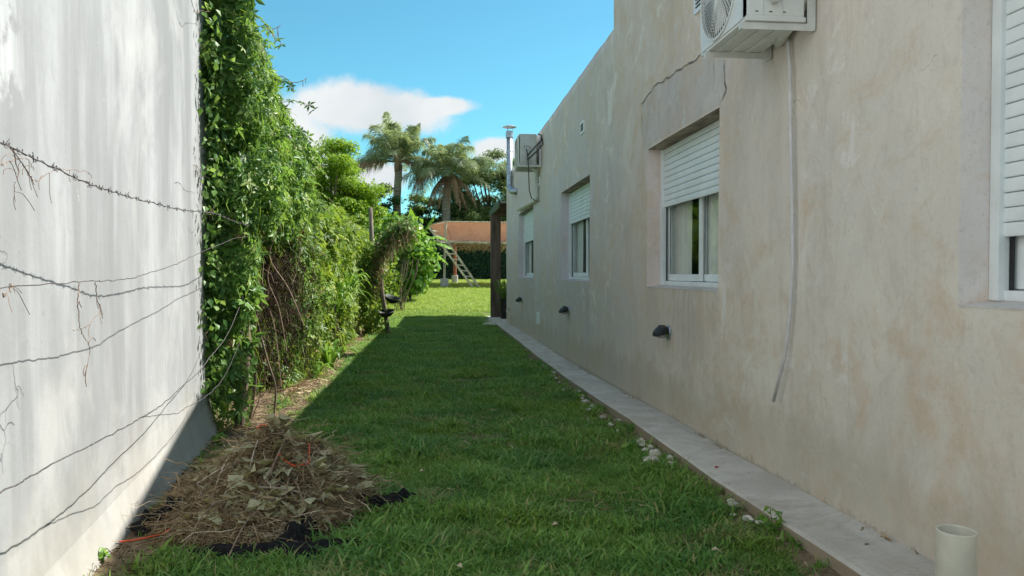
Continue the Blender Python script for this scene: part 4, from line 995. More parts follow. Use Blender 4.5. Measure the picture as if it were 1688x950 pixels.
# hedge: the vine running on over the boundary fence
hedge = thing('vine_hedge', 'bright green vine covered fence running on beside the lawn', 'hedge', (-2.0, 15, -1.48))
cl = []
P, Nn, L = hull_points(17000, 9.7, 16); kk = dens(P); cl.append(leafcloud(P[kk], Nn[kk], .075, T_OVATE, droop=.6, g=g_))
P, Nn, L = hull_points(4000, 9.7, 17, -.04); kk = dens(P); cl.append(leafcloud(P[kk], Nn[kk], .11, T_PALM, droop=.8, g=g_))
P, Nn, L = hull_points(13000, 15.8, 27.4); kk = dens(P); cl.append(leafcloud(P[kk], Nn[kk], .11, T_OVATE, droop=.6, g=g_))
P, Nn, L = hull_points(6000, 9.7, 27.4, .25); kk = dens(P); cl.append(leafcloud(P[kk], Nn[kk], .13, T_OVATE, droop=.6, g=g_))
P, Nn, L = hull_points(2600, 9.7, 27, -.03); Pt = P.copy(); kk = Pt[:, 2] > ht(Pt[:, 1]) - .4; Pt = Pt[kk] + np.c_[np.zeros(kk.sum()), np.zeros(kk.sum()), g_.uniform(0, .2, kk.sum())]
cl.append(leafcloud(Pt, Nn[kk], .09, T_PALM, droop=.5, g=g_))
n = 1500; z_ = g_.uniform(-1.45, .75, n); P = np.c_[-1.64 + g_.normal(0, .13, n) - .04 * z_, 18.0 + g_.normal(0, .16, n) - .1, z_]; cl.append(leafcloud(P, np.tile([.5, -.8, .3], (n, 1)), .10, T_OVATE, droop=.9, g=g_))
v, f_, a_ = joinclouds(cl); fast('foliage', v, f_, M['vine_bright'], hedge, a_)['kind'] = 'stuff'
V, F = core(9.9, 27.3, .36, .3, 60); build('shaded_thatch', V, F, M['thatch'], hedge)
n = 800; y = g_.uniform(9.8, 20, n); z0 = g_.uniform(-1.0, .1, n); x = hx(y) - g_.uniform(-.06, .25, n)
P0 = np.c_[x, y, z0]; P1 = P0 + np.c_[g_.normal(.02, .12, n), g_.normal(0, .18, n), -g_.uniform(.25, .9, n)]; P1[:, 2] = np.maximum(P1[:, 2], G(P1[:, 1]))
v, f_, a_ = strands(P0, P1, .014, 0, .04, 5, g_); fast('dry_stems', v, f_, M['dry_stems'], hedge, a_)['kind'] = 'stuff'
# bold grassy / lily leaved plants at the hedge foot
def blade_plant(c, n, h, wd, label, mat, spread=.35, name='leafy_plant', cat='plant', group='leafy plants along the hedge foot'):
    t = thing(name, label, cat, c, group); q = g_.uniform(0, 6.28, n); a = g_.uniform(.2, 1, n) * spread
    P0 = np.c_[c[0] + .05 * np.cos(q), c[1] + .05 * np.sin(q), np.full(n, c[2])]; P1 = P0 + np.c_[np.cos(q) * a, np.sin(q) * a, h * g_.uniform(.5, 1, n)]
    k = 6; tt = np.linspace(0, 1, k + 1); V = []; F = []; A_ = []
    for i in range(n):
        C = P0[i] * (1 - tt[:, None]) + P1[i] * tt[:, None]; C[:, 2] += h * .5 * tt * (1 - tt) * 1.4; C[:, 2] -= .35 * h * tt ** 3
        d = np.array([-np.sin(q[i]), np.cos(q[i]), 0]); wv = wd * np.sin(np.clip(tt * .92 + .06, 0, 1) * math.pi) ** .7
        b = len(V)
        for j in range(k + 1): V += [C[j] - d * wv[j] / 2, C[j] + np.array([0, 0, -wd * .12]), C[j] + d * wv[j] / 2]
        for j in range(k):
            for s_ in (0, 1):
                p = b + 3 * j + s_; F += [(p, p + 1, p + 4), (p, p + 4, p + 3)]
        A_ += [g_.uniform(0, 1)] * (3 * (k + 1))
    fast('leaves', np.array(V), np.array(F), mat, t, np.array(A_)); 
    MB().tube([(c[0], c[1], c[2] - .03), (c[0], c[1], c[2] + h * .2)], .012, 5).build('stem', M['stem'], t)
blade_plant((-1.62, 11.4, -1.42), 26, .55, .06, 'low strap leaved plant at the hedge foot, closest to the camera', M['big_leaf'], .42)
blade_plant((-1.66, 12.2, -.65), 34, .75, .05, 'long strap leaves bursting from the middle of the hedge face', M['big_leaf'], .6)
blade_plant((-1.70, 14.0, -.5), 30, .8, .05, 'narrow grassy leaves arching out of the hedge face farther back', M['big_leaf'], .6)
blade_plant((-1.70, 10.3, -1.42), 18, .3, .05, 'small green plant on bare soil below the vine', M['big_leaf'], .3)

# ------------------------------------------------------------------ stakes, arch, discs
t = thing('leaning_stake', 'tall crooked brown stake leaning against the vine hedge', 'stake', (-1.2, 18.1, -1.5))
MB().tube(smooth_pts([(-1.2, 18.1, -1.55), (-1.24, 18.0, -1.1), (-1.33, 17.9, -.5), (-1.38, 17.8, .1), (-1.45, 17.75, .72)], 5), .055, 8).build('stake_pole', M['wood'], t, smooth=True)
t = thing('fence_post', 'grey weathered post top standing above the vine hedge', 'post', (-1.5, 18.3, -1.5))
MB().tube([(-1.70, 18.3, -1.5), (-1.58, 18.1, .5), (-1.60, 18.0, 1.57)], [.065, .055, .045], 8).build('post_pole', M['wood'], t, smooth=True)
t = thing('vine_arch', 'brown dried vine branch arching from the hedge over the stake', 'vine', (-1.4, 17.6, .2))
arch = smooth_pts([(-1.5, 17.8, -.2), (-1.38, 17.7, .35), (-1.2, 17.5, .72), (-.95, 17.3, .95), (-.68, 17.1, 1.0)], 8)
MB().tube(arch, [.05 - .02 * i / len(arch) for i in range(len(arch))], 7).build('branch', M['wood'], t, smooth=True)
Q = np.array([arch[i] for i in g_.integers(0, len(arch), 1500)]) + g_.normal(0, 1, (1500, 3)) * np.array([.085, .1, .10]); Q[:, 2] -= .03
v, f_, a_ = leafcloud(Q[:520], np.tile([.2, -.7, .5], (520, 1)), .065, T_OVATE, droop=1.2, g=g_); fast('dead_leaves', v, f_, M['dead_leaf'], t, a_)['kind'] = 'stuff'
Q2 = Q[900:].copy(); Q2[:, 2] += .09
Q2 = np.r_[Q2, Q2 + g_.normal(0, .06, Q2.shape), Q[520:900] + [0, 0, .05]]
v, f_, a_ = leafcloud(Q2, np.tile([.2, -.5, .8], (len(Q2), 1)), .09, T_OVATE, droop=.6, g=g_); fast('foliage', v, f_, M['tree_mid'], t, a_)['kind'] = 'stuff'
P0 = Q[:350]; P1 = P0 + np.c_[g_.normal(0, .06, 350), g_.normal(0, .05, 350), -g_.uniform(.1, .45, 350)]
v, f_, a_ = strands(P0, P1, .02, 0, .02, 4, g_); fast('dry_stems', v, f_, M['straw'], t, a_)['kind'] = 'stuff'
for (p, tl, lab) in (((-1.08, 17.75, -.60), .5, 'upper dark iron disc fixed to the leaning stake'), ((-1.22, 17.75, -.93), -.2, 'lower dark iron disc on the leaning stake')):
    m = MB(); m.lathe((0, 0, 0), [(0, -.10), (.10, -.085), (.16, -.03), (.19, .03), (.195, .03), (.165, -.04), (.1, -.095), (0, -.11)], 22)
    m.lathe((0, 0, -.12), [(0, -.01), (.03, -.01), (.03, .04)], 8)
    o = m.build('iron_disc', M['disc'], origin=(0, 0, 0), smooth=True); o.location = (p[0], p[1], p[2] + E); o.rotation_euler = (R(12), tl * .5, 0)
    tag(o, lab, 'disc', 'dark discs on the stake')
t = thing('garden_post', 'short grey square post standing on the sunny lawn', 'post', (-.94, 34, -1.0))
m = MB(); m.tube([(-.95, 34.05, -1.05), (-.84, 34, -.05)], .10, 8); m.build('post_body', M['wood'], t)
t = thing('stub_post', 'small pale stump behind the short lawn post', 'post', (-.75, 40, -.7)); MB().tube([(-.75, 40, -.75), (-.75, 40, -.2)], .16, 8).build('post_body', M['block'], t)

# ------------------------------------------------------------------ shrubs
def shrub(name, label, cat, c, rad, n, size, mat, tmpl=T_OVATE, stems=10, group=None, droop=.4, clumps=14, g=None, z0=None):
    g = g or np.random.default_rng(int(abs(c[0] * 977 + c[1] * 31) * 10) % 99991)
    base = z0 if z0 is not None else float(G(c[1]))
    t = thing(name, label, cat, (c[0], c[1], base), group)
    rad = np.array(rad, float); cl = []
    cc = g.normal(0, 1, (clumps, 3)); cc /= np.linalg.norm(cc, axis=1)[:, None]; cc *= g.uniform(.35, .95, (clumps, 1)); cc = cc * rad + np.array(c)
    cr_ = g.uniform(.28, .5, clumps)
    per = n // clumps
    for k in range(clumps):
        d = g.normal(0, 1, (per, 3)); d /= np.linalg.norm(d, axis=1)[:, None]
        P = cc[k] + d * rad * cr_[k] * g.uniform(.55, 1.05, (per, 1)) ** .6
        cl.append(leafcloud(P, d * .8 + np.array([0, 0, .5]), size, tmpl, droop=droop, g=g))
    v, f_, a_ = joinclouds(cl); fast('crown', v, f_, mat, t, a_)['kind'] = 'stuff'
    for k in range(stems):
        e = cc[k % clumps]; b = np.array([c[0] + g.normal(0, .08 * rad[0]), c[1] + g.normal(0, .08 * rad[1]), base - .1])
        mid_ = (b + e) / 2 + g.normal(0, .1, 3) * rad * .6
        MB().tube(smooth_pts([b, mid_, e], 4), [rad[2] * .018 * (1 - .6 * i / 8) for i in range(9)], 6).build('stem' if cat != 'tree' else 'limb', M['bark'], t)
    return t
sh = shrub('broadleaf_shrub', 'bushy light green broad leaved shrub overhanging the sunny lawn', 'shrub', (-1.2, 30.5, .75), (1.15, 1.0, 1.5), 2600, .26, M['big_leaf'], T_OVATE, 12, clumps=24)
shrub('broadleaf_shrub', 'leafy upright shrub top rising behind the vine arch', 'shrub', (-1.3, 26.5, 1.55), (.65, .7, .65), 900, .22, M['big_leaf'], T_OVATE, 8, clumps=14)
shrub('hedge_end_shrub', 'dense green shrub closing the far end of the vine hedge', 'shrub', (-2.1, 26, -.1), (.75, 1.2, 1.3), 2600, .15, M['vine_bright'], T_OVATE, 8, clumps=20)
# bare canes at its foot
t = thing('bare_canes', 'thin pale canes leaning at the far hedge foot', 'canes', (-1.3, 26.5, -1.4))
for k in range(9):
    q = g_.uniform(-.4, .5); x = -1.55 + g_.uniform(0, .4); MB().tube(smooth_pts([(x, 26.3, -1.45), (x + q * .4, 26.4, -.8), (x + q + .1, 26.4, -.1), (x + q + .2, 26.5, .5)], 4), .011, 5).build('cane', M['stem'], t)

# banana plant
ban = thing('banana_plant', 'banana plant with large torn leaves between shrub and shade canopy', 'banana plant', (-.9, 32.5, -1.05))
MB().tube([(-.95, 32.5, -1.1), (-.9, 32.5, .3), (-.8, 32.5, 1.4)], [.10, .08, .06], 10).build('trunk', M['tree_stem'] if 'tree_stem' in M else M['polewood'], ban)
def banana_leaf(p0, d, L, W, up, sag):
    n = 22; V = []; F = []; side = np.cross(d, [0, 0, 1.]); side /= np.linalg.norm(side)
    for i in range(n + 1):
        t_ = i / n; c = np.array(p0) + np.array(d) * L * t_; c[2] += up * t_ - sag * t_ ** 2.2
        wv = W * math.sin(min(1, t_ * .95 + .05) * math.pi) ** .55
        V += [c - side * wv / 2 + np.array([0, 0, -.10 * wv - g_.uniform(0, .10)]), c - side * .012, c + np.array([0, 0, -.02]), c + side * .012, c + side * wv / 2 + np.array([0, 0, -.10 * wv - g_.uniform(0, .10)])]
        # tear between segments
    for i in range(n):
        b = 5 * i; tear = (i % 3 == 2)
        for s_ in range(4):
            if tear and s_ in (0, 3): 
                a0, a1, a2, a3 = b + s_, b + s_ + 1, b + 5 + s_ + 1, b + 5 + s_
                F += [(a0, a1, a2)] if s_ == 0 else [(a0, a1, a3)]
                continue
            F += [(b + s_, b + s_ + 1, b + 6 + s_), (b + s_, b + 6 + s_, b + 5 + s_)]
    return np.array(V), np.array(F), np.full(len(V), g_.uniform(.1, .9))
for (p0, d, L, W, up, sag) in [((-.8, 32.5, 1.3), (.95, -.1, .25), 1.25, .5, 1.2, 1.1), ((-.8, 32.5, 1.2), (1, -.3, .1), 1.5, .55, .8, 1.0), ((-.8, 32.5, 1.35), (.55, -.2, .8), 1.35, .45, 1.0, .5),
                               ((-.85, 32.5, 1.2), (-.8, -.4, .3), 1.4, .5, 1.0, 1.1), ((-.8, 32.4, 1.0), (.5, -.85, .1), 1.3, .5, .5, 1.2), ((-.9, 32.5, 1.3), (-.2, -.3, .9), 1.3, .4, 1.1, .3), ((-.8, 32.6, 1.0), (1, .3, 0), 1.3, .45, .2, 1.0), ((-.85, 32.3, .2), (.9, -.4, .2), 1.0, .35, .2, .6)]:
    d = np.array(d, float); d /= np.linalg.norm(d); v, f_, a_ = banana_leaf(p0, d, L, W, up * .5, sag * .7); fast('leaf', v, f_, M['big_leaf'], ban, a_)

# ------------------------------------------------------------------ pergola / shade platform
pg = thing('shade_canopy', 'tan cloth shade canopy on wooden posts at the end of the garden', 'canopy', (2.5, 40, -.7))
def cloth(c00, c10, c01, c11, nu, nv, sag, mat, parent, name='cloth'):
    V = []; F = []
    for j in range(nv + 1):
        for i in range(nu + 1):
            u, v = i / nu, j / nv; p = (Vector(c00) * (1 - u) + Vector(c10) * u) * (1 - v) + (Vector(c01) * (1 - u) + Vector(c11) * u) * v
            p.y += sag * math.sin(v * math.pi) * (1 + .4 * math.sin(u * 17)) + .03 * noise.noise(Vector((u * 9, v * 5, 1))); p.z -= .05 * math.sin(u * math.pi) * (v) ; p.y += .02 * math.sin(u * 40 + v * 6)
            V.append(tuple(p))
    F = [(j * (nu + 1) + i, j * (nu + 1) + i + 1, (j + 1) * (nu + 1) + i + 1, (j + 1) * (nu + 1) + i) for j in range(nv) for i in range(nu)]
    return build(name, V, F, mat, parent, smooth=True)
cloth((.42, 39.1, 2.68), (8.2, 39.1, 2.66), (.75, 39.6, 1.64), (8.2, 39.6, 1.60), 60, 10, .12, M['canvas'], pg)
cloth((-.53, 43, 2.74), (.40, 39.1, 2.68), (.05, 43, 2.0), (.74, 39.6, 1.64), 14, 8, .05, M['canvas'], pg)
cloth((.42, 39.1, 2.69), (8.2, 39.1, 2.67), (-.53, 43.2, 2.75), (8.2, 43.2, 2.75), 40, 12, .0, M['canvas'], pg, 'roof_cloth')
MB().tube([(.40, 39, 2.69), (3, 39.02, 2.68), (8.2, 39, 2.67)], .035, 6).build('beam', M['polewood'], pg); MB().tube([(.40, 39, 2.71), (-.55, 43.1, 2.76)], .035, 6).build('beam', M['polewood'], pg)
MB().tube([(-.25, 38.9, 1.66), (1.5, 38.9, 1.60), (4, 38.9, 1.55), (8.2, 38.9, 1.45)], .065, 8).build('rail', M['polewood'], pg)
MB().tube([(.33, 39.0, -.6), (.36, 39, 1.2), (.43, 39, 2.72)], .062, 8).build('post', M['polewood'], pg)
for (x, y, top_, mt) in ((.98, 43, 1.9, 'redpost'), (5.0, 43, 1.9, 'polewood'), (8.1, 39, 2.7, 'polewood')):
    MB().tube([(x, y, -.6), (x, y, top_)], .10, 10).build('post', M[mt], pg)
MB().tube([(5.0, 43, 1.0), (5.4, 43, 1.6)], .05, 6).build('brace', M['polewood'], pg); MB().box(4.9, 5.6, 42.6, 42.66, 1.6, 1.95).build('beam', M['redpost'], pg)
for p, s_ in (((.34, 39.0), .24), ((.98, 43), .2)):
    m = MB(); z = float(G(p[1])); m.lathe((p[0], p[1], z - .05), [(s_ * .88, 0), (s_ * .92, .5), (s_ * .85, .52), (0, .52)], 14); m.build('footing', M['block'], pg)
MB().tube([(-.5, 43, 2.7), (.6, 39.2, 1.6)], .04, 6).build('brace', M['polewood'], pg)
n = 900; x = g_.uniform(.8, 7.5, n); P0 = np.c_[x, g_.uniform(38.8, 40.6, n), 1.58 + g_.normal(0, .05, n)]; P1 = P0 + np.c_[g_.normal(0, .45, n), g_.normal(0, .3, n), g_.normal(-.16, .16, n)]
v, f_, a_ = strands(P0, P1, .03, .05, .05, 4, g_); o = fast('brushwood', v, f_, M['straw'], pg, a_); o['kind'] = 'stuff'
# ladder
lad = thing('ladder', 'pale wooden ladder leaning up to the shade canopy', 'ladder', (1.95, 39, -.75))
a0, a1 = Vector((1.83, 38.3, -.80)), Vector((-.52, 38.6, 2.45)); b0_, b1_ = Vector((2.16, 38.8, -.77)), Vector((.42, 38.85, 1.75))
for p, q in ((a0, a1), (b0_, b1_)):
    m = MB(); d = (q - p).normalized(); s_ = d.cross(Vector((0, 1, 0))).normalized() * .055; yv = Vector((0, .03, 0))
    vs = [p - s_ - yv, p + s_ - yv, p + s_ + yv, p - s_ + yv, q - s_ - yv, q + s_ - yv, q + s_ + yv, q - s_ + yv]
    m.add(vs, [(0, 1, 2, 3), (4, 7, 6, 5), (0, 4, 5, 1), (1, 5, 6, 2), (2, 6, 7, 3), (3, 7, 4, 0)]); m.build('rail', M['polewood'], lad)
La = (a1 - a0).length; Lb = (b1_ - b0_).length
for k in range(9):
    s_ = .32 + k * .36
    if s_ > Lb: break
    p = a0 + (a1 - a0).normalized() * (s_ + .12); q = b0_ + (b1_ - b0_).normalized() * s_; MB().tube([p + Vector((-.03, 0, 0)), q], .032, 6).build('rung', M['polewood'], lad)
for s_ in (3.35, 3.7):
    p = a0 + (a1 - a0).normalized() * s_; MB().tube([p, p + Vector((.34, .4, -.03))], .032, 6).build('rung', M['polewood'], lad)

# dark hedge closing the garden
t = thing('dark_hedge', 'very dark clipped hedge closing the garden behind the canopy', 'hedge', (4, 49, -.5))
V = []; F = []; nx_ = 40
for i in range(nx_ + 1):
    x = -9 + i * .7
    for z in np.linspace(-.6, 1.95, 6): V.append((x, 49.2 + .1 * noise.noise(Vector((x, z, 0))), z))
    V.append((x, 50.4, 1.95)); V.append((x, 50.5, -.6))
F = [(i * 8 + k, (i + 1) * 8 + k, (i + 1) * 8 + k + 1, i * 8 + k + 1) for i in range(nx_) for k in range(7)]
build('hedge_core', V, F, M['thatchdark'] if 'thatchdark' in M else simple('hedge_shadow_core', (.022, .05, .035), 1, var=.3, scale=4, bump=.03, spec=.02), t)  # shade within the hedge put into the dark core colour
n = 9000; P = np.c_[g_.uniform(-9, 19, n), 49.1 + g_.normal(0, .08, n), g_.uniform(-.5, 2.1, n)]
v, f_, a_ = leafcloud(P, np.tile([0, -1, .3], (n, 1)), .17, T_OVATE, droop=.6, g=g_); fast('foliage', v, f_, M['hedge_dark'], t, a_)['kind'] = 'stuff'

# ------------------------------------------------------------------ trees
def tree(name, label, c, rad, n, size, mat, tmpl, clumps, trunk_r, group=None, flat=.6, base=None, seed=1, lobes=None):
    g = np.random.default_rng(seed); gz0 = float(G(c[1])) if base is None else base
    t = thing(name, label, 'tree', (c[0], c[1], gz0), group); rad = np.array(rad, float); c = np.array(c, float)
    lobes = lobes or [((0, 0, 0), 1.0)]
    cen = []; 
    for k in range(clumps):
        lo, ls = lobes[k % len(lobes)]
        d = g.normal(0, 1, 3); d /= np.linalg.norm(d); d[2] = d[2] if d[2] > -.3 else d[2] * .5
        cen.append(c + rad * (np.array(lo) + d * g.uniform(.45, .98) * ls))
    per = n // clumps; cl = []
    for q in cen:
        rr_ = g.uniform(.16, .30) * rad.mean()
        d = g.normal(0, 1, (per, 3)); d /= np.linalg.norm(d, axis=1)[:, None]
        P = q + d * rr_ * np.array([1.25, 1.25, flat]) * g.uniform(.3, 1.05, (per, 1))
        cl.append(leafcloud(P, np.tile([.1, -.2, 1.], (per, 1)) + d * .5, size, tmpl, droop=.35, g=g))
    v, f_, a_ = joinclouds(cl); fast('crown', v, f_, mat, t, a_)['kind'] = 'stuff'
    b = np.array([c[0], c[1], gz0 - .2]); fork = np.array([c[0] + g.normal(0, .2), c[1], gz0 + (c[2] - gz0) * .45])
    MB().tube(smooth_pts([b, (b + fork) / 2 + np.array([.12, 0, 0]), fork], 5), [trunk_r * (1 - .35 * i / 10) for i in range(11)], 10).build('trunk', M['bark'], t, smooth=True)
    for k in range(min(clumps, 16)):
        e = cen[k]; md = fork * .45 + e * .55 + np.array([0, 0, -.12 * rad[2]])
        MB().tube(smooth_pts([fork, md, e], 4), [trunk_r * .5 * (1 - .8 * i / 8) for i in range(9)], 6).build('limb', M['bark'], t)
    return t
tree('bright_tree', 'lime green sunlit tree rising behind the vine, left of the palms', (-4.7, 34, 3.7), (2.5, 2.0, 3.1), 44000, .12, M['tree_bright'], T_FEATH, 80, .22, seed=3, flat=.55, lobes=[((-.15, 0, .35), .62), ((.25, 0, -.15), .6), ((-.3, 0, -.4), .7), ((.3, 0, -.35), .45)])
tree('bright_tree', 'yellow green tree mostly hidden by the tall vine', (-8.0, 32, 3.2), (2.6, 2.0, 2.6), 12000, .13, M['tree_bright'], T_FEATH, 34, .22, seed=5, flat=.55)
tree('feathery_tree', 'feathery grey green tree at the right behind the canopy', (4.6, 55, 5.2), (4.2, 2.6, 4.4), 34000, .19, M['tree_grey'], T_FEATH, 80, .3, seed=6, flat=.5)
tree('feathery_tree', 'large feathery tree behind the house corner', (8.5, 55, 5.2), (4, 3, 4.2), 16000, .2, M['tree_grey'], T_FEATH, 46, .3, seed=7, flat=.45)
tree('dark_tree', 'dark conical tree standing left of the palm trunk', (-4.2, 52, 4.0), (1.7, 1.2, 2.6), 9000, .17, M['tree_dark'], T_OVATE, 26, .2, seed=8, flat=.9)
tree('dark_tree', 'dark leafy tree directly beneath the dead palm fronds', (.3, 54, 3.1), (2.2, 1.5, 2.2), 10000, .17, M['tree_dark'], T_OVATE, 30, .2, seed=9, flat=.8)
tree('green_tree', 'soft green low tree under the palm crowns', (-1.6, 52.5, 2.4), (2.0, 1.2, 1.9), 9000, .15, M['tree_mid'], T_FEATH, 26, .15, seed=10, flat=.6)
tree('green_tree', 'pale green spreading bush above the tan canopy', (1.8, 52.5, 3.1), (2.1, 1.3, 1.7), 9000, .15, M['tree_grey'], T_FEATH, 26, .15, seed=11, flat=.6)
tree('green_tree', 'mixed green tree low behind the vine hedge', (-5.6, 40, 1.8), (2.3, 1.6, 2.6), 12000, .14, M['tree_mid'], T_FEATH, 30, .2, seed=12, flat=.6)
tree('green_tree', 'sunlit yellow green bush just over the vine hedge', (-4.3, 31, .9), (1.9, 1.4, 1.7), 12000, .12, M['vine_bright'], T_OVATE, 30, .15, seed=13, flat=.7)
tree('green_tree', 'rounded bush beyond the hedge, near the post top', (-3.4, 36, 1.4), (1.5, 1.3, 1.6), 9000, .13, M['tree_mid'], T_OVATE, 24, .15, seed=15, flat=.7)
tree('green_tree', 'full rounded green tree between the lime tree and the palm trunk', (-5.3, 46, 2.6), (2.3, 1.6, 2.9), 18000, .17, M['tree_mid'], T_FEATH, 46, .2, seed=31, flat=.6)
tree('green_tree', 'green tree filling the gap between the two palm trunks', (-1.0, 56, 3.4), (2.6, 1.6, 2.6), 14000, .2, M['tree_mid'], T_FEATH, 40, .2, seed=32, flat=.6)
tree('green_tree', 'green treetop seen directly under the shorter palm crown', (2.2, 57, 4.2), (2.6, 1.6, 2.8), 14000, .2, M['tree_mid'], T_FEATH, 40, .2, seed=33, flat=.6)
tree('dark_tree', 'dark tree closing the view low between the trees', (-3.0, 56, 1.8), (7, 2, 3.0), 14000, .24, M['tree_dark'], T_OVATE, 40, .3, seed=14, flat=.8)
tree('dark_tree', 'broad dark tree far behind the feathery trees', (6, 60, 2.6), (8, 2, 3.8), 14000, .26, M['tree_dark'], T_OVATE, 40, .3, seed=16, flat=.8)
for i, (x, y, h, s_) in enumerate([(-16, 45, 4, 4.5), (-26, 55, 5, 6), (18, 62, 5, 6), (30, 60, 5, 7), (-14, 62, 5, 6)]):
    tree('background_tree', ['broad tree hidden far left behind the wall', 'largest tree farthest to the left behind the wall', 'broad tree hidden behind the house roof', 'largest tree far right behind the house', 'tall tree hidden deep behind the vine'][i], (x, y, h), (s_, s_, s_ * .8), 3500, .4, M['tree_mid'], T_OVATE, 24, .3, seed=20 + i, flat=.7)

# palms
def palm(label, base, crown, trunk_r, fr, seed, R0=3.0):
    g = np.random.default_rng(seed); t = thing('palm_tree', label, 'palm tree', base, 'queen palms behind the garden'); c = np.array(crown, float)
    b = np.array(base, float); n = 14; pts = [b + (c - b) * (i / n) + np.array([.08 * math.sin(i * .5), 0, 0]) for i in range(n + 1)]
    MB().tube(pts, [trunk_r * (1.15 - .2 * i / n) * (1 + .05 * (i % 2)) for i in range(n + 1)], 10).build('trunk', M['palm_bark'], t)
    MB().tube([c - np.array([0, 0, .35]), c + np.array([0, 0, .15]), c + np.array([.03, 0, .7])], [trunk_r * 1.0, trunk_r * 1.1, trunk_r * .4], 10).build('crownshaft', M['bark'], t)
    for (az_, el_, L, sag, dead) in fr:
        L *= R0; k = 15; tt = np.linspace(0, 1, k + 1); dh = np.array([math.cos(az_), math.sin(az_), 0])
        C = c + np.array([0, 0, .35]) + dh * (L * tt * math.cos(el_))[:, None] * (1 - .25 * sag * tt ** 2)[:, None]; C = C.copy(); C[:, 2] += L * tt * math.sin(el_) - sag * L * tt ** 2.3
        m_ = M['palm_dead'] if dead else M['palm']
        # leaflets
        nl = 62; s_ = np.linspace(.14, .99, nl); V = []; F = []; A_ = []
        Cs = np.stack([np.interp(s_, tt, C[:, j]) for j in range(3)], 1); T_ = np.gradient(Cs, axis=0); T_ /= np.linalg.norm(T_, axis=1)[:, None]
        side = np.cross(T_, [0, 0, 1.]); side /= np.linalg.norm(side, axis=1)[:, None] + 1e-6
        for j in range(nl):
            for sg in (-1, 1):
                for rep in range(2):
                    ll = L * .23 * math.sin(min(1, s_[j] * .85 + .15) * math.pi) ** .6 * g.uniform(.75, 1.1)
                    dr = g.uniform(.3, 1.7) if not dead else g.uniform(1.0, 1.8)
                    d = side[j] * sg * (1 if not dead else .35) + T_[j] * .55 + np.array([0, 0, g.uniform(-.45, .6) if not dead else 0]) + g.normal(0, .12, 3); d /= np.linalg.norm(d)
                    p0 = Cs[j]; p1 = p0 + d * ll * .55 + np.array([0, 0, -dr * ll * .12]); p2 = p0 + d * ll * (.95 if not dead else .75) + np.array([0, 0, -dr * ll * .55])
                    wv = T_[j] * .019; bb = len(V); V += [p0 - wv * .5, p0 + wv * .5, p1 - wv, p1 + wv, p2]; F += [(bb, bb + 1, bb + 3), (bb, bb + 3, bb + 2), (bb + 2, bb + 3, bb + 4)]; A_ += [g.uniform(0, 1)] * 5
        frond = fast('frond', np.array(V), np.array(F), m_, t, np.array(A_))
        if dead: frond['label'] = 'dead brown hanging frond'
        MB().tube(list(map(tuple, C)), [.05 * (1 - .85 * q) for q in tt], 5).build('rachis', M['palm_dead'] if dead else M['palm_rachis'], frond)
M['palm_rachis'] = simple('palm_rachis', (.16, .18, .07), .7, var=.2, scale=3, bump=0)
pi = math.pi
live = lambda g, n, e0, e1, s0, s1, l0, l1: [(2 * pi * i / n + g.uniform(-.25, .25), g.uniform(e0, e1), g.uniform(l0, l1), g.uniform(s0, s1), 0) for i in range(n)]
g1 = random.Random(4)
fr1 = live(g1, 7, 1.15, 1.4, .25, .5, .75, 1.1) + live(g1, 9, .8, 1.15, .35, .65, .75, 1.1) + live(g1, 8, .4, .75, .4, .7, .7, 1.0)
fr1 += [(pi, .25, .95, .45, 0), (pi + .2, .1, 1.0, .35, 1), (-.05, .05, 1.0, .30, 1), (-.5, .3, .6, 1.1, 1), (-1.57, .9, .8, .95, 1)]
palm('taller queen palm with a bare grey trunk, left of its neighbour', (-2.84, 53, -.5), (-2.78, 53, 7.45), .27, fr1, 1, 4.9)
g1 = random.Random(9)
fr2 = live(g1, 7, 1.05, 1.3, .3, .55, .7, 1.05) + live(g1, 10, .7, 1.05, .35, .65, .75, 1.05) + live(g1, 9, .3, .7, .4, .7, .7, 1.0)
fr2 += [(0.05, .45, 1.3, .38, 0), (pi + .2, .5, .85, 1.05, 1), (pi - .3, .6, .85, 1.15, 1), (.1, .2, .8, .5, 0), (0, -.2, .55, .7, 1), (-1.2, .1, .5, 1.0, 1)] + [(a_q, -.5, .42, .75, 1) for a_q in (-2.6, -2.0, -1.5, -.9, -.3, .4, 2.4, 3.0)]
palm('shorter queen palm with shaggy dead fronds hanging on its left', (.67, 52.2, -.5), (.65, 52.2, 6.5), .29, fr2, 2, 4.8)

# ------------------------------------------------------------------ yard waste pile
pile = thing('yard_waste_pile', 'heap of dry grass, twigs and wilted leaves beside the pale wall', 'garden waste', (-.9, 4.3, -1.3))
PC = np.array([-.87, 4.22])
def pile_h(x, y):
    dx_ = (x - PC[0]); dy_ = (y - PC[1])
    wx_ = .49 if dx_ > 0 else .62; wy_ = .80 if dy_ < 0 else .70
    r_ = math.sqrt((dx_ / wx_) ** 2 + (dy_ / wy_) ** 2)
    h = .42 * max(0, 1 - r_) ** .95 if r_ < 1 else 0
    h += .09 * noise.noise(Vector((x * 4.5, y * 4.5, 1))) * (1 if r_ < .95 else 0) * max(0, 1 - r_) * 2
    return max(h, -.02) + .02 * max(0, 1.15 - r_)
V = []; F = []; nn_ = 56
for j in range(nn_):
    for i in range(nn_):
        x = -1.62 + 1.5 * i / (nn_ - 1); y = 3.3 + 2.3 * j / (nn_ - 1); h = pile_h(x, y); V.append((x, y, float(gz(x, y)) + h - .012 - (.03 if h < .004 else 0)))
F = [(j * nn_ + i, j * nn_ + i + 1, (j + 1) * nn_ + i + 1, (j + 1) * nn_ + i) for j in range(nn_ - 1) for i in range(nn_ - 1)]
build('mound', V, F, M['pilesoil'], pile, smooth=True)
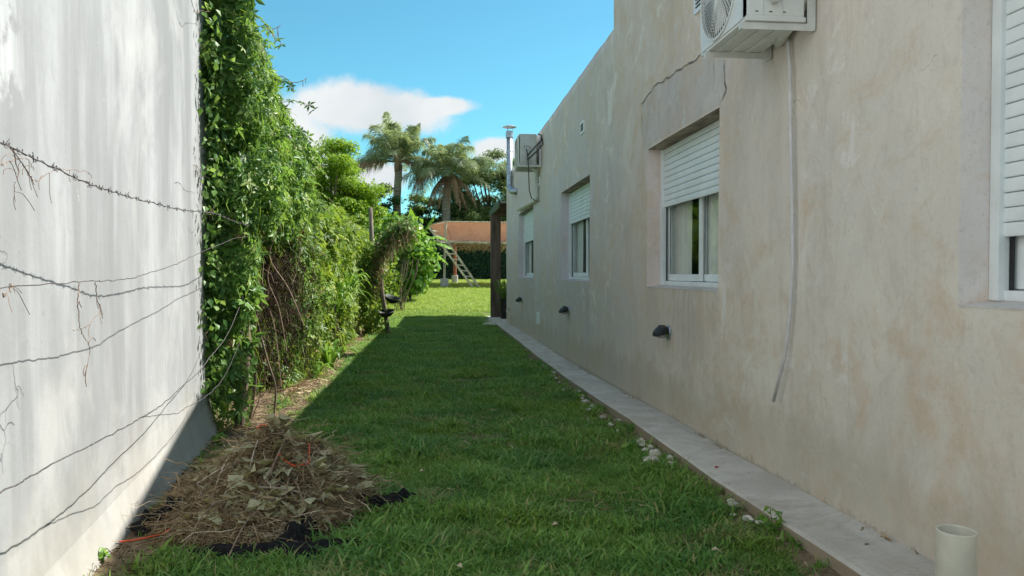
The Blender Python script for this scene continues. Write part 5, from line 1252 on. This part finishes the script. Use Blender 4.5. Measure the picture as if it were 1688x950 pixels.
def pile_pts(n, lo=.01, bx=(-1.6, -.15), by=(3.3, 5.5)):
    out = []
    while len(out) < n:
        x = g_.uniform(*bx); y = g_.uniform(*by); h = pile_h(x, y)
        if h > lo and x > wx(y) + .06: out.append((x, y, float(gz(x, y)) + h))
    return np.array(out)
P = pile_pts(10000); n = len(P); q = g_.uniform(0, 6.28, n); L = g_.uniform(.03, .13, n)
P0 = P + np.c_[np.zeros((n, 2)), g_.uniform(-.005, .03, n)]; P1 = P0 + np.c_[np.cos(q) * L, np.sin(q) * L, g_.normal(0, .025, n)]
for i in range(n): P1[i, 2] = max(P1[i, 2], gz(P1[i, 0], P1[i, 1]) + pile_h(P1[i, 0], P1[i, 1]) + .004)
s1 = strands(P0, P1, .0045, 0, .008, 3, g_)
P = pile_pts(900); n = len(P); q = g_.uniform(0, 6.28, n); L = g_.uniform(.1, .32, n); P0 = P + np.array([0, 0, .015]); P1 = P0 + np.c_[np.cos(q) * L, np.sin(q) * L, g_.normal(.0, .03, n)]
for i in range(n): P1[i, 2] = max(P1[i, 2], gz(P1[i, 0], P1[i, 1]) + pile_h(P1[i, 0], P1[i, 1]) + .012)
s2 = strands(P0, P1, .006, -.01, .012, 5, g_); J = joinclouds([s1, s2])
fast('straw', J[0], J[1], M['straw'], pile, J[2])['kind'] = 'stuff'
P = pile_pts(1100, .05); v, f_, a_ = leafcloud(P + np.array([0, 0, .012]), np.tile([0, -.4, 1.], (len(P), 1)), .05, T_OVATE, droop=.2, jitter=.9, g=g_); fast('small_dry_leaves', v, f_, M['olive_leaf'], pile, a_)['kind'] = 'stuff'
# individually visible wilted leaves
def big_leaf(p, s_, rz, tilt, lobed, mat, parent):
    V0, F0 = (palmate(5, 1.9, .2) if lobed else T_OVATE)
    a = np.random.default_rng(int(abs(p[0] * 1e4 + p[1] * 1e3))); V1 = V0.copy() * s_
    V1[:, 2] += a.normal(0, .13, len(V1)) * s_
    cz, sz = math.cos(rz), math.sin(rz); ct, st_ = math.cos(tilt), math.sin(tilt)
    x, y, z = V1[:, 0], V1[:, 1], V1[:, 2]; y, z = y * ct - z * st_, y * st_ + z * ct
    V2 = np.c_[x * cz - y * sz, x * sz + y * cz, z] + np.array(p)
    return fast('dry_leaf', V2, F0, mat, parent, np.full(len(V2), a.uniform(.2, .8)))
for k in range(200):
    x = g_.normal(-.78, .24); y = g_.uniform(3.55, 4.5); h = pile_h(x, y)
    if h < .05: continue
    big_leaf((x, y, float(gz(x, y)) + h + .025), g_.uniform(.045, .12), g_.uniform(0, 6.28), g_.uniform(-.2, .7), k % 3 == 0, M['olive_leaf'], pile)
l = big_leaf((-.86, 3.98, -1.03), .155, 3.6, .1, True, M['olive_leaf'], pile); l['label'] = 'largest star shaped wilted leaf on the front of the heap'
big_leaf((-.62, 4.05, -1.02), .11, 3.0, .2, False, M['olive_leaf'], pile); big_leaf((-.52, 3.85, -1.12), .1, 4.0, .3, False, M['olive_leaf'], pile)
for k in range(60):
    p = pile_pts(1, .08)[0]; q = g_.uniform(0, 6.28); L = g_.uniform(.15, .42); e = p + np.array([math.cos(q) * L, math.sin(q) * L, 0]); e[2] = float(gz(e[0], e[1])) + pile_h(e[0], e[1]) + g_.uniform(.01, .08)
    md = (p + e) / 2 + np.array([0, 0, g_.uniform(.01, .05)]); md[2] = max(md[2], float(gz(md[0], md[1])) + pile_h(md[0], md[1]) + .015); p[2] += .02
    MB().tube(smooth_pts([p, md, e], 5), g_.uniform(.0022, .0045), 5).build('twig', M['stem'] if k % 3 else M['polewood'], pile)
# scattered litter between pile, wall and vine foot
n = 2600; x = g_.uniform(-2.0, -1.0, n); y = g_.uniform(3.2, 9.5, n); kk = (x > np.array([wx(q) for q in y]) + .03) & (x < -1.15 - .03 * (y - 3) + g_.normal(0, .12, n)) ; x = x[kk]; y = y[kk]; n = len(x)
z = np.array([gz(a, b) for a, b in zip(x, y)]) + .012; q = g_.uniform(0, 6.28, n); L = g_.uniform(.03, .12, n); P0 = np.c_[x, y, z]; P1 = P0 + np.c_[np.cos(q) * L, np.sin(q) * L, g_.uniform(0, .03, n)]
v, f_, a_ = strands(P0, P1, .005, 0, .006, 3, g_); tag(fast('dry_litter', v, f_, M['dry_stems'], None, a_), kind='stuff')
n = 3500; y = g_.uniform(8.5, 24, n); x = hx(y) + np.abs(g_.normal(0, .22, n)) - .1; z = np.array([gz(a, b) for a, b in zip(x, y)]) + .012; q = g_.uniform(0, 6.28, n); L = g_.uniform(.04, .16, n)
P0 = np.c_[x, y, z]; P1 = P0 + np.c_[np.cos(q) * L, np.sin(q) * L, g_.uniform(0, .04, n)]; v, f_, a_ = strands(P0, P1, .009, 0, .01, 3, g_); tag(fast('hedge_litter', v, f_, M['straw'], None, a_), kind='stuff')

# black mesh cloth under the pile
def rag(label, c, L, W, rz, seed, hh=.05, twist=1.0):
    nu, nv = 40, 18; V = []
    cz, sz = math.cos(rz), math.sin(rz)
    for j in range(nv + 1):
        for i in range(nu + 1):
            u, v = i / nu - .5, j / nv - .5; wv = W * (1 - .5 * abs(u) * 1.4) * (.65 + .5 * abs(noise.noise(Vector((u * 4, seed, 0)))))
            x = u * L + .02 * noise.noise(Vector((u * 9, v * 7, seed))); y = v * wv + .05 * noise.noise(Vector((u * 3.5, 2, seed)))
            z = hh * (1 - (2 * v) ** 2) * (1 - (2 * u) ** 4) * (.5 + .9 * abs(noise.noise(Vector((u * 5, 8, seed))))) + .022 * noise.ridged_multi_fractal(Vector((u * 3 * twist, v * 3.4 + u * 3, seed)), .8, 2, 3, 1, 2) * (1 - abs(2 * v) ** 3)
            X, Y = c[0] + x * cz - y * sz, c[1] + x * sz + y * cz
            V.append((X, Y, float(gz(X, Y)) + max(pile_h(X, Y), 0) * .5 + z * .9 + .004))
    F = [(j * (nu + 1) + i, j * (nu + 1) + i + 1, (j + 1) * (nu + 1) + i + 1, (j + 1) * (nu + 1) + i) for j in range(nv) for i in range(nu)]
    return tag(build('black_cloth', V, F, M['cloth'], origin=(c[0], c[1], float(G(c[1]))), smooth=True), label, 'cloth', 'black mesh cloth around the heap')
rag('long crumpled black cloth along the front of the heap', (-.72, 3.43), .80, .17, .08, 1, .06)
rag('folded hump of black cloth in front of the heap', (-.66, 3.55), .28, .22, 1.2, 4, .12, 1.6)
rag('black cloth tail poking out on the grass right of the heap', (-.30, 4.12), .38, .20, .45, 2, .07, 1.4)
rag('small black cloth bundle against the wall left of the heap', (-1.38, 3.88), .3, .2, .6, 3, .10)
MB_ = MB()
for (pts, lab) in (([(-1.13, 4.72, -1.04), (-1.08, 4.6, -.99), (-1.0, 4.48, -.965), (-.95, 4.42, -.95)], 'orange cord near the peak of the heap'),
                   ([(-.72, 4.22, -.955), (-.70, 4.1, -.97), (-.69, 4.0, -1.02), (-.73, 3.93, -1.05), (-.80, 3.95, -1.03), (-.84, 3.98, -1.01)], 'orange cord loop on the right side of the heap'),
                   ([(-.98, 4.12, -1.0), (-.95, 4.1, -.985), (-.92, 4.08, -.99)], 'short orange cord end in the middle of the heap'),
                   ([(-1.47, 3.56, -1.265), (-1.38, 3.58, -1.262), (-1.28, 3.66, -1.255)], 'orange cord lying on soil at the wall foot')):
    P = smooth_pts(pts, 6); P = [Vector((p.x, p.y, max(p.z, float(gz(p.x, p.y)) + max(pile_h(p.x, p.y), 0) + .04))) for p in P]
    tag(MB().tube(P, .0036, 6).build('orange_cord', M['orange'], origin=pts[0], smooth=True), lab, 'cord', 'orange cord pieces in the heap')

# ------------------------------------------------------------------ stones along the walkway
import bmesh
def stone(x, y, s_, seed, label):
    bm = bmesh.new(); bmesh.ops.create_icosphere(bm, subdivisions=2, radius=1); rr = random.Random(seed); ax = (rr.uniform(.8, 1.4), rr.uniform(.7, 1.2), rr.uniform(.4, .7)); rz = rr.uniform(0, 3.1)
    V = []
    for v in bm.verts:
        c = v.co * (1 + .35 * noise.noise(v.co * 1.3 + Vector((seed, 0, 0)))); a, b = c.x * ax[0], c.y * ax[1]
        V.append((x + s_ * (a * math.cos(rz) - b * math.sin(rz)), y + s_ * (a * math.sin(rz) + b * math.cos(rz)), float(gz(x, y)) + s_ * (.75 + c.z * ax[2])))
    F = [[q.index for q in f.verts] for f in bm.faces]; bm.free()
    tag(build('stone', V, F, M['stone'], origin=(x, y, float(G(y)))), label, 'stone', 'pale stones in the grass beside the walkway')
rr = random.Random(3)
ORD = ['nearest', 'second', 'third', 'fourth', 'fifth', 'sixth', 'seventh', 'eighth', 'ninth', 'farthest']
zones = [((3.45, 3.95), 5, .022, 'in the grass by the broad leaved weed'), ((4.7, 5.6), 10, .026, 'across the walkway from the hanging hose'), ((5.9, 6.6), 4, .022, 'across from the nearest wall light'),
         ((6.9, 8.6), 10, .026, 'beside the walkway just past the cracked patch window'), ((9.0, 11.6), 9, .026, 'far along, across from the middle window')]
for zi, ((ya_, yb_), n, s_, lab) in enumerate(zones):
    for k in range(n):
        q = rr.uniform(.6, 1.5); o_ = 'farthest' if k == n - 1 else ORD[k]
        stone(1.60 - abs(rr.gauss(.06, .05)), ya_ + (yb_ - ya_) * (k + rr.uniform(.1, .9)) / n, s_ * q, zi * 50 + k, '%s pale stone, %s of those %s' % ('chunky' if q > 1.15 else 'small' if q < .85 else 'rounded', o_, lab))
stone(1.50, 5.0, .055, 901, 'largest flat grey stone among the pale ones'); stone(1.44, 4.85, .05, 902, 'second largest grey stone, half sunk in grass')
# red petal, bits of debris on the walkway
def bit(x, y, s_, mat, name, label, cat, seed):
    r2 = np.random.default_rng(seed); V = np.array([(0, 0, 0), (1, .2, .25), (.7, 1, .1), (-.3, .9, .35), (-.6, .1, .2)]) * s_ + r2.normal(0, .15 * s_, (5, 3)); V[:, 2] = np.abs(V[:, 2]) + .003
    V += np.array([x, y, S(y)]); tag(build(name, [tuple(v) for v in V], [(0, 1, 2), (0, 2, 3), (0, 3, 4)], mat, origin=(x, y, S(y))), label, cat)
bit(1.735, 4.45, .022, M['redpetal'], 'red_petal', 'crumpled red petal lying on the walkway', 'petal', 1)
for k, (x, y) in enumerate([(1.9, 5.9), (1.88, 4.3), (1.75, 7.2), (1.86, 9.6), (1.82, 12.2), (1.84, 3.0)]): bit(x, y, .014, M['dead_leaf_s'] if 'dead_leaf_s' in M else M['bark'], 'fallen_leaf', ['brown leaf scrap on the walkway near the nearest wall light', 'brown scrap by the wall below the hanging hose', 'brown leaf scrap in the middle of the walkway', 'brown leaf scrap below the middle window', 'tiny far leaf scrap on the walkway', 'brown scrap near the white pipe stub'][k], 'leaf', k + 5)
for (x, y, lab) in ((-.12, 4.75, 'yellow fallen leaf on the grass right of the heap'), (.55, 3.55, 'tan fallen leaf in the foreground grass, centre'), (.1, 3.05, 'brown curled leaf in the nearest grass'), (.75, 6.6, 'pale dry leaf in the middle of the lawn'), (1.2, 3.15, 'brown fallen leaf in the grass left of the walkway edge')):
    V0, F0 = T_OVATE; a_z = x * 9; V1 = V0 * .055; V2 = np.c_[V1[:, 0] * math.cos(a_z) - V1[:, 1] * math.sin(a_z) + x, V1[:, 0] * math.sin(a_z) + V1[:, 1] * math.cos(a_z) + y, V1[:, 2] * 2 + float(gz(x, y)) + .05]
    tag(fast('fallen_leaf', V2, F0, M['straw'], None, np.full(len(V2), .95), origin=(x, y, float(gz(x, y)))), lab, 'leaf')
n = 260; y = g_.uniform(2.6, 13, n); x = 1.985 - np.abs(g_.normal(0, .012, n)); kk = np.sin(y * 2.7) > .55; x = x[kk]; y = y[kk]; n = len(x); z = np.array([S(a) for a in y]) + .008
P0 = np.c_[x, y, z]; P1 = P0 + np.c_[g_.normal(-.005, .012, n), g_.normal(0, .04, n), g_.uniform(0, .01, n)]; v, f_, a_ = strands(P0, P1, .008, 0, .003, 2, g_); tag(fast('wall_foot_litter', v, f_, M['straw'], None, a_), kind='stuff')
# weeds
def weed(c, n, h, s_, label, tm=T_OVATE):
    t = thing('weed', label, 'weed', c); g = np.random.default_rng(int(c[1] * 100)); 
    for k in range(max(2, n // 5)):
        q = g.uniform(0, 6.28); a = g.uniform(.0, .5) * h; e = (c[0] + math.cos(q) * a, c[1] + math.sin(q) * a, c[2] + h * g.uniform(.5, 1))
        MB().tube([c, ((c[0] + e[0]) / 2, (c[1] + e[1]) / 2, c[2] + (e[2] - c[2]) * .6), e], .002, 4).build('stem', M['weedstem'], t)
        P = np.array([np.array(c) * (1 - u) + np.array(e) * u for u in np.linspace(.4, 1, 6)]); v, f_, a_ = leafcloud(P, np.tile([0, -.2, 1.], (6, 1)), s_, tm, droop=.1, g=g); fast('leaves', v, f_, M['big_leaf'], t, a_)
M['weedstem'] = simple('weed_stem', (.10, .19, .04), .6, var=.2, scale=9, bump=0)
weed((1.61, 3.40, -1.29), 20, .17, .045, 'upright green weed growing at the walkway edge')
weed((1.40, 5.25, -1.33), 26, .12, .06, 'low broad leaved weed in the grass near the stones')
weed((-1.47, 3.40, -1.28), 20, .07, .028, 'yellow green weed clump at the foot of the pale wall')
weed((-1.52, 4.9, -1.33), 22, .12, .045, 'small weed in shade between the heap and the pale wall')
weed((-1.7, 6.0, -1.36), 22, .13, .05, 'dark weed at the wall end below the vine')
weed((1.45, 7.6, -1.4), 18, .14, .05, 'thin weed beside the walkway below the cracked window')

# ------------------------------------------------------------------ grass
tuft_col = bpy.data.collections.new('tufts')           # sources for the instances, not linked to the scene
def tuft(k, nb, hh, wd, spread, lay=.5, seed=0):
    g = np.random.default_rng(seed); V = []; F = []; A_ = []
    for b in range(nb):
        q = g.uniform(0, 6.28); o = g.normal(0, spread, 2); h = hh * g.uniform(.45, 1.15); ln = lay * g.uniform(.25, 1.3) * h; w2 = wd * g.uniform(.6, 1.3) / 2
        d = np.array([math.cos(q), math.sin(q)]); s_ = np.array([-d[1], d[0], 0]); p = np.array([o[0], o[1], -.008]); bb = len(V)
        for t_, ww in ((0, .8), (.35, 1), (.7, .75)):
            c = p + np.array([*(d * ln * t_ ** 1.7), h * (t_ - .28 * t_ ** 2.5)]); V += [c - s_ * w2 * ww, c + s_ * w2 * ww]
        V.append(p + np.array([*(d * ln * 1.15), h * .72]))
        F += [(bb, bb + 1, bb + 3), (bb, bb + 3, bb + 2), (bb + 2, bb + 3, bb + 5), (bb + 2, bb + 5, bb + 4), (bb + 4, bb + 5, bb + 6)]; A_ += [g.uniform(0, 1)] * 7
    me = bpy.data.meshes.new('tuft'); me.from_pydata([tuple(v) for v in V], [], F); me.attributes.new('var', 'FLOAT', 'POINT').data.foreach_set('value', np.array(A_, np.float32)); me.update(); me.materials.append(M['grass'])
    o = bpy.data.objects.new('tuft', me); tuft_col.objects.link(o)
for k in range(10): tuft(k, 26, [.05, .06, .07, .055, .085, .045, .065, .075, .055, .06][k], [.006, .007, .008, .006, .0075, .007, .011, .007, .008, .0065][k], .036, [.7, .9, .6, 1.1, .8, .6, .7, 1.0, .5, .9][k], 100 + k)
def grass(name, pts, scl, g):
    n = len(pts); me = bpy.data.meshes.new(name); me.from_pydata([tuple(p) for p in pts], [], [])
    me.attributes.new('scl', 'FLOAT', 'POINT').data.foreach_set('value', np.asarray(scl, np.float32))
    rot = np.c_[g.normal(0, .12, n), g.normal(0, .12, n), g.uniform(0, 6.28, n)]
    me.attributes.new('rot', 'FLOAT_VECTOR', 'POINT').data.foreach_set('vector', rot.astype(np.float32).ravel())
    me.materials.append(M['grass'])
    o = link(name, me, None, Vector((0, 0, 0))); tag(o, kind='stuff')
    ng = bpy.data.node_groups.new(name, 'GeometryNodeTree'); ng.interface.new_socket('Geometry', in_out='INPUT', socket_type='NodeSocketGeometry'); ng.interface.new_socket('Geometry', in_out='OUTPUT', socket_type='NodeSocketGeometry')
    N = ng.nodes; Lk = ng.links; gi = N.new('NodeGroupInput'); go = N.new('NodeGroupOutput')
    ci = N.new('GeometryNodeCollectionInfo'); ci.inputs[0].default_value = tuft_col; ci.inputs['Separate Children'].default_value = True; ci.inputs['Reset Children'].default_value = True
    ip = N.new('GeometryNodeInstanceOnPoints'); ip.inputs['Pick Instance'].default_value = True
    a1 = N.new('GeometryNodeInputNamedAttribute'); a1.data_type = 'FLOAT'; a1.inputs[0].default_value = 'scl'
    a2 = N.new('GeometryNodeInputNamedAttribute'); a2.data_type = 'FLOAT_VECTOR'; a2.inputs[0].default_value = 'rot'
    e2r = N.new('FunctionNodeEulerToRotation')
    Lk.new(gi.outputs[0], ip.inputs['Points']); Lk.new(ci.outputs[0], ip.inputs['Instance']); Lk.new(a2.outputs[0], e2r.inputs[0]); Lk.new(e2r.outputs[0], ip.inputs['Rotation']); Lk.new(a1.outputs[0], ip.inputs['Scale']); Lk.new(ip.outputs[0], go.inputs[0])
    md = o.modifiers.new('scatter', 'NODES'); md.node_group = ng
g3 = np.random.default_rng(31)
def lawn_pts(n, y0, y1, x0, x1, g, thin=True):
    y = y0 + (y1 - y0) * g.uniform(0, 1, n) ** 1.0; x = g.uniform(x0, x1, n); keep = []
    for a, b in zip(x, y):
        q = noise.noise(Vector((a * 2.4, b * 2.4, 7))); p = 1.0
        if thin:
            if a > 1.50 + .08 * q: p = .2
            edge = -1.28 - .012 * (b - 4) + .16 * q if b < 11 else -1.52 + .2 * q
            if b > 22: edge = -3.0
            if a < edge: p = .05
            if pile_h(a, b) > .025: p = 0
            d_ = noise.fractal(Vector((a * 1.1, b * 1.1, 3)), 1, 2, 4)
            if d_ > .26: p *= .4
            if d_ > .42: p *= .35
        keep.append(g.uniform() < p)
    keep = np.array(keep); return x[keep], y[keep]
x, y = lawn_pts(15000, 2.0, 8.2, -1.75, 1.64, g3); pts = np.c_[x, y, [gz(a, b) for a, b in zip(x, y)]]
s_ = np.array([.85 + .75 * noise.noise(Vector((a * 1.7, b * 1.7, 11))) + .6 * noise.noise(Vector((a * 6, b * 6, 5))) for a, b in zip(x, y)]); s_ = np.clip(s_ * g3.uniform(.75, 1.3, len(x)), .35, 1.9); grass('near_grass', pts, s_, g3)
x, y = lawn_pts(20000, 8.2, 25, -1.9, 1.64, g3); pts = np.c_[x, y, [gz(a, b) for a, b in zip(x, y)]]
s_ = np.array([1.0 + .5 * noise.noise(Vector((a * 1.7, b * 1.7, 11))) for a, b in zip(x, y)]); s_ = np.clip(s_ * g3.uniform(.8, 1.5, len(x)), .5, 2.2); grass('middle_grass', pts, s_, g3)
x, y = lawn_pts(26000, 24.5, 49, -8, 8, g3, False); kk = ~((x > 1.5) & (y < 26)) & ~((x < -1.9) & (y < 28)); x = x[kk]; y = y[kk]; pts = np.c_[x, y, [gz(a, b) for a, b in zip(x, y)]]
pass
q_ = 4200; xx = g3.uniform(-1.6, 1.6, q_); yy = 2.4 + 9 * g3.uniform(0, 1, q_) ** 1.3; kk = np.array([noise.fractal(Vector((a * 1.1, b * 1.1, 3)), 1, 2, 4) > .12 + g3.normal(0, .12) for a, b in zip(xx, yy)]); xx = xx[kk]; yy = yy[kk]; n = len(xx)
P0 = np.c_[xx, yy, [gz(a, b) + .01 + g3.uniform(0, .025) for a, b in zip(xx, yy)]]; q = g3.uniform(0, 6.28, n); L = g3.uniform(.03, .1, n); P1 = P0 + np.c_[np.cos(q) * L, np.sin(q) * L, g3.uniform(-.005, .02, n)]
vv, ff, aa = strands(P0, P1, .0045, 0, .006, 3, g3); tag(fast('dead_grass', vv, ff, M['straw'], None, aa), kind='stuff')
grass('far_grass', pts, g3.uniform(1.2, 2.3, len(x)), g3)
